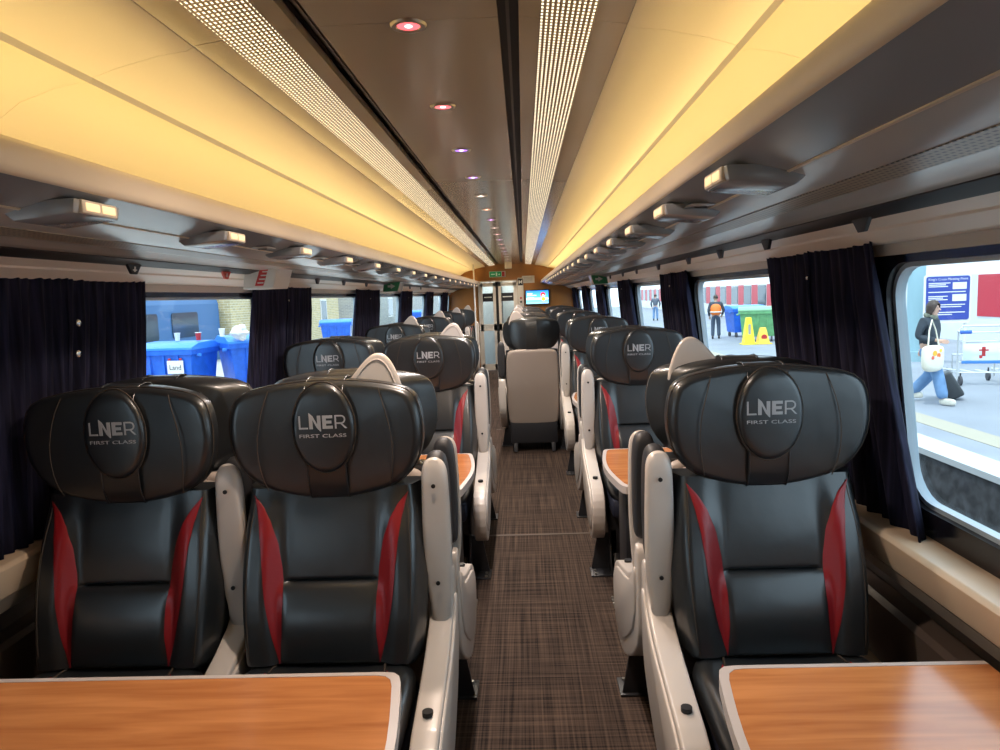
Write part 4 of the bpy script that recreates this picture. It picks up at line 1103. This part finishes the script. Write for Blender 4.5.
w = person('person', 'woman in dark coat and blue jeans walking with a cream tote and pulling a case', (WX,WY,GZ), R(32), J,
       dict(skin=M['skin'], hair=M['hairb'], trousers=M['denim'], coat=M['coatd'], shoe=M['shoew'], legw=1.25, long=True), sc=1.02)
q = skin_obj('scarf', [(-.09,-.03,1.41),(0,-.11,1.38),(.09,-.03,1.41),(0,.06,1.43)], [(0,1),(1,2),(2,3),(3,0)], [.045]*4, mat('green tweed scarf', (.16,.17,.13), .9, var=.5, vscale=20), w)
def wpt(lx, ly, lz):   # point in the woman's frame to world
    a = R(32); return (WX+lx*math.cos(a)-ly*math.sin(a), WY+lx*math.sin(a)+ly*math.cos(a), GZ+lz)
p = wpt(-.24,-.20,.60)
t = thing('tote_bag', 'cream tote bag with orange flowers hanging from the woman\'s shoulder', 'bag', p, R(20))
v, f = pillow(chaikin([(-.19,.0),(-.20,.30),(-.17,.38),(.17,.38),(.20,.30),(.19,0),(.1,-.05),(-.1,-.05)],2), .09,.08,.6,.1); ob('bag_body', mk('tote', v, f), mat('cream canvas', (.78,.74,.62), .8, var=.06), t)
ob('strap', MB().tube([(-.12,-.02,.37),(-.08,0,.62),(.04,.06,.78),(.10,.04,.62),(.12,-.01,.37)], .012, 6).mesh(), mat('cream strap', (.72,.68,.56), .8), t)
for (x, z, r0, c) in ((-.06,.26,.045,(.85,.45,.05)),(.02,.22,.04,(.8,.2,.05)),(.06,.30,.03,(.9,.6,.1)),(-.10,.19,.03,(.75,.15,.10))):
    ob('flower_print', disk(x,z,r0,-.098), mat('flower %g' % x, c, .8), t)
p = (WX+.66, WY+.22, GZ)
t = thing('wheeled_suitcase', 'small black suitcase with extended handle pulled behind the woman', 'suitcase', p, R(32))
t.rotation_euler = (R(-30),0,R(62))
ob('case', MB().bbox(-.19,.19,-.12,.12,.05,.50,.04,3).mesh(), mat('black case', (.03,.035,.04), .5), t)
ob('handle', MB().tube([(-.10,.08,.48),(-.10,.08,.92),(.10,.08,.92),(.10,.08,.48)], .010, 6).mesh(), M['steel'], t)
for x in (-.15,.15): ob('wheel', MB().cyl((x-.015,.09,.045),(x+.015,.09,.045),.045,14).mesh(), M['cable'], t)
J2 = dict(pelvis=(0,0,.93), spine=(0,0,1.10), chest=(0,-.01,1.30), neck=(0,-.02,1.48), head=(0,-.05,1.62),
         hipl=(-.09,0,.90), kneel=(-.11,-.04,.50), anklel=(-.12,0,.09), hipr=(.09,0,.90), kneer=(.11,-.03,.50), ankler=(.12,.04,.09),
         shl=(-.20,0,1.41), ell=(-.30,-.02,1.14), wrl=(-.24,-.18,.95), shr=(.20,0,1.41), elr=(.27,.06,1.13), wrr=(.24,-.06,.90))
w = person('person', 'worker in an orange hi-vis vest and dark trousers, back turned on the platform', (7.88,28.2,GZ), R(165), J2,
       dict(skin=M['skin2'], hair=M['hairb'], trousers=M['navyc'], coat=mat('dark work jacket', (.05,.06,.08), .8), shoe=M['black']), 'short')
skin_obj('hi_vis_vest', [(0,0,.92),(0,0,1.10),(0,-.01,1.30),(0,-.02,1.42),(-.14,0,1.40),(.14,0,1.40)], [(0,1),(1,2),(2,3),(2,4),(2,5)], [(.235,.21),(.23,.21),(.24,.21),.10,.12,.12], M['orange'], w)
ob('reflective_band', MB().tube([(.225*math.cos(a),.20*math.sin(a),1.07) for a in [2*PI*i/24 for i in range(24)]], .025, 6, True).mesh(), mat('silver reflective', (.7,.7,.68), .4), w)
cc = [(.10,.12,.16),(.20,.12,.10),(.08,.10,.22),(.3,.3,.32),(.06,.06,.07)]
for i, (x, y, a) in enumerate(((9.0,47,160),(10.1,49,200),(9.7,44,20),(8.2,53,170),(11.0,52,340))):
    person('person', ['passenger in a dark grey coat in the distant crowd, third right window','passenger in a brown coat in the distant crowd, third right window','passenger in a navy coat in the distant crowd, third right window','passenger in a pale grey coat in the distant crowd, third right window','passenger in a black coat in the distant crowd, third right window'][i], (x,y,GZ), R(a), J2,
       dict(skin=M['skin'], hair=M['hairb'], trousers=M['navyc'] if i % 2 else M['denim'], coat=mat('crowd coat %d' % i, cc[i], .8), shoe=M['black']), 'short')

# ------------------------------------------------------------------ light
W = bpy.data.worlds.new('World'); bpy.context.scene.world = W; W.use_nodes = True
nt = W.node_tree; bg = nt.nodes['Background']; bg.inputs['Color'].default_value = (.78,.90,1,1); bg.inputs['Strength'].default_value = 1.15
S = bpy.data.lights.new('sun', 'SUN'); S.energy = 1.35; S.angle = R(3); S.color = (1,.95,.86)
so = bpy.data.objects.new('sun', S); C.objects.link(so); so.rotation_euler = (R(18), R(-14), R(0))
for side in (-1,1):
    pass
    # the cove strip lamps that stand on the racks behind the nose
    L = bpy.data.lights.new('cove_strip', 'AREA'); L.shape = 'RECTANGLE'; L.size = .05; L.size_y = Y1-Y0-.3; L.energy = 10.5; L.color = (1,.70,.27)
    lo = bpy.data.objects.new('cove_strip_lamp', L); C.objects.link(lo); lo.location = (side*.80,(Y0+Y1)/2,1.875); lo.rotation_euler = (PI, side*R(8), 0)
    for a, b in WN[side]:
        P_ = bpy.data.lights.new('portal', 'AREA'); P_.shape = 'RECTANGLE'; P_.size = WIN_TOP-WIN_BOT; P_.size_y = b-a; P_.cycles.is_portal = True
        po = bpy.data.objects.new('window_portal', P_); C.objects.link(po); po.location = (side*(xw(1.28)+.07),(a+b)/2,1.28); po.rotation_euler = (0, side*PI/2, 0)

L = bpy.data.lights.new('vestibule_fill', 'AREA'); L.size = .5; L.energy = 14; L.color = (1,.95,.85)  # unseen fill added overhead to brighten the vestibule behind the end door
lo = bpy.data.objects.new('vestibule_fill', L); C.objects.link(lo); lo.location = (-.2,Y1+.8,2.3)
# ------------------------------------------------------------------ camera
F = 700.
def n3(v): return Vector(v).normalized()
Yc = n3((23, 80, -F)); rl_ = R(2.2)
u = Vector((-math.sin(rl_), math.cos(rl_), 0)); u.z = -(u.x*Yc.x+u.y*Yc.y)/Yc.z; Zc = u.normalized(); Xc = Yc.cross(Zc)
Mw = Matrix((Xc, Yc, Zc))                 # rows: world axes in camera coords -> camera axes in world are its columns
cam = bpy.data.cameras.new('camera'); cam.sensor_width = 36; cam.lens = F/1000*36; cam.clip_start = .05; cam.clip_end = 400
co = bpy.data.objects.new('camera', cam); C.objects.link(co)
m4 = Mw.to_4x4(); m4.translation = (.25, 0, 1.58); co.matrix_world = m4
sc = bpy.context.scene; sc.camera = co
sc.view_settings.view_transform = 'Standard'; sc.view_settings.look = 'None'; sc.view_settings.exposure = 1.28; sc.view_settings.gamma = 1
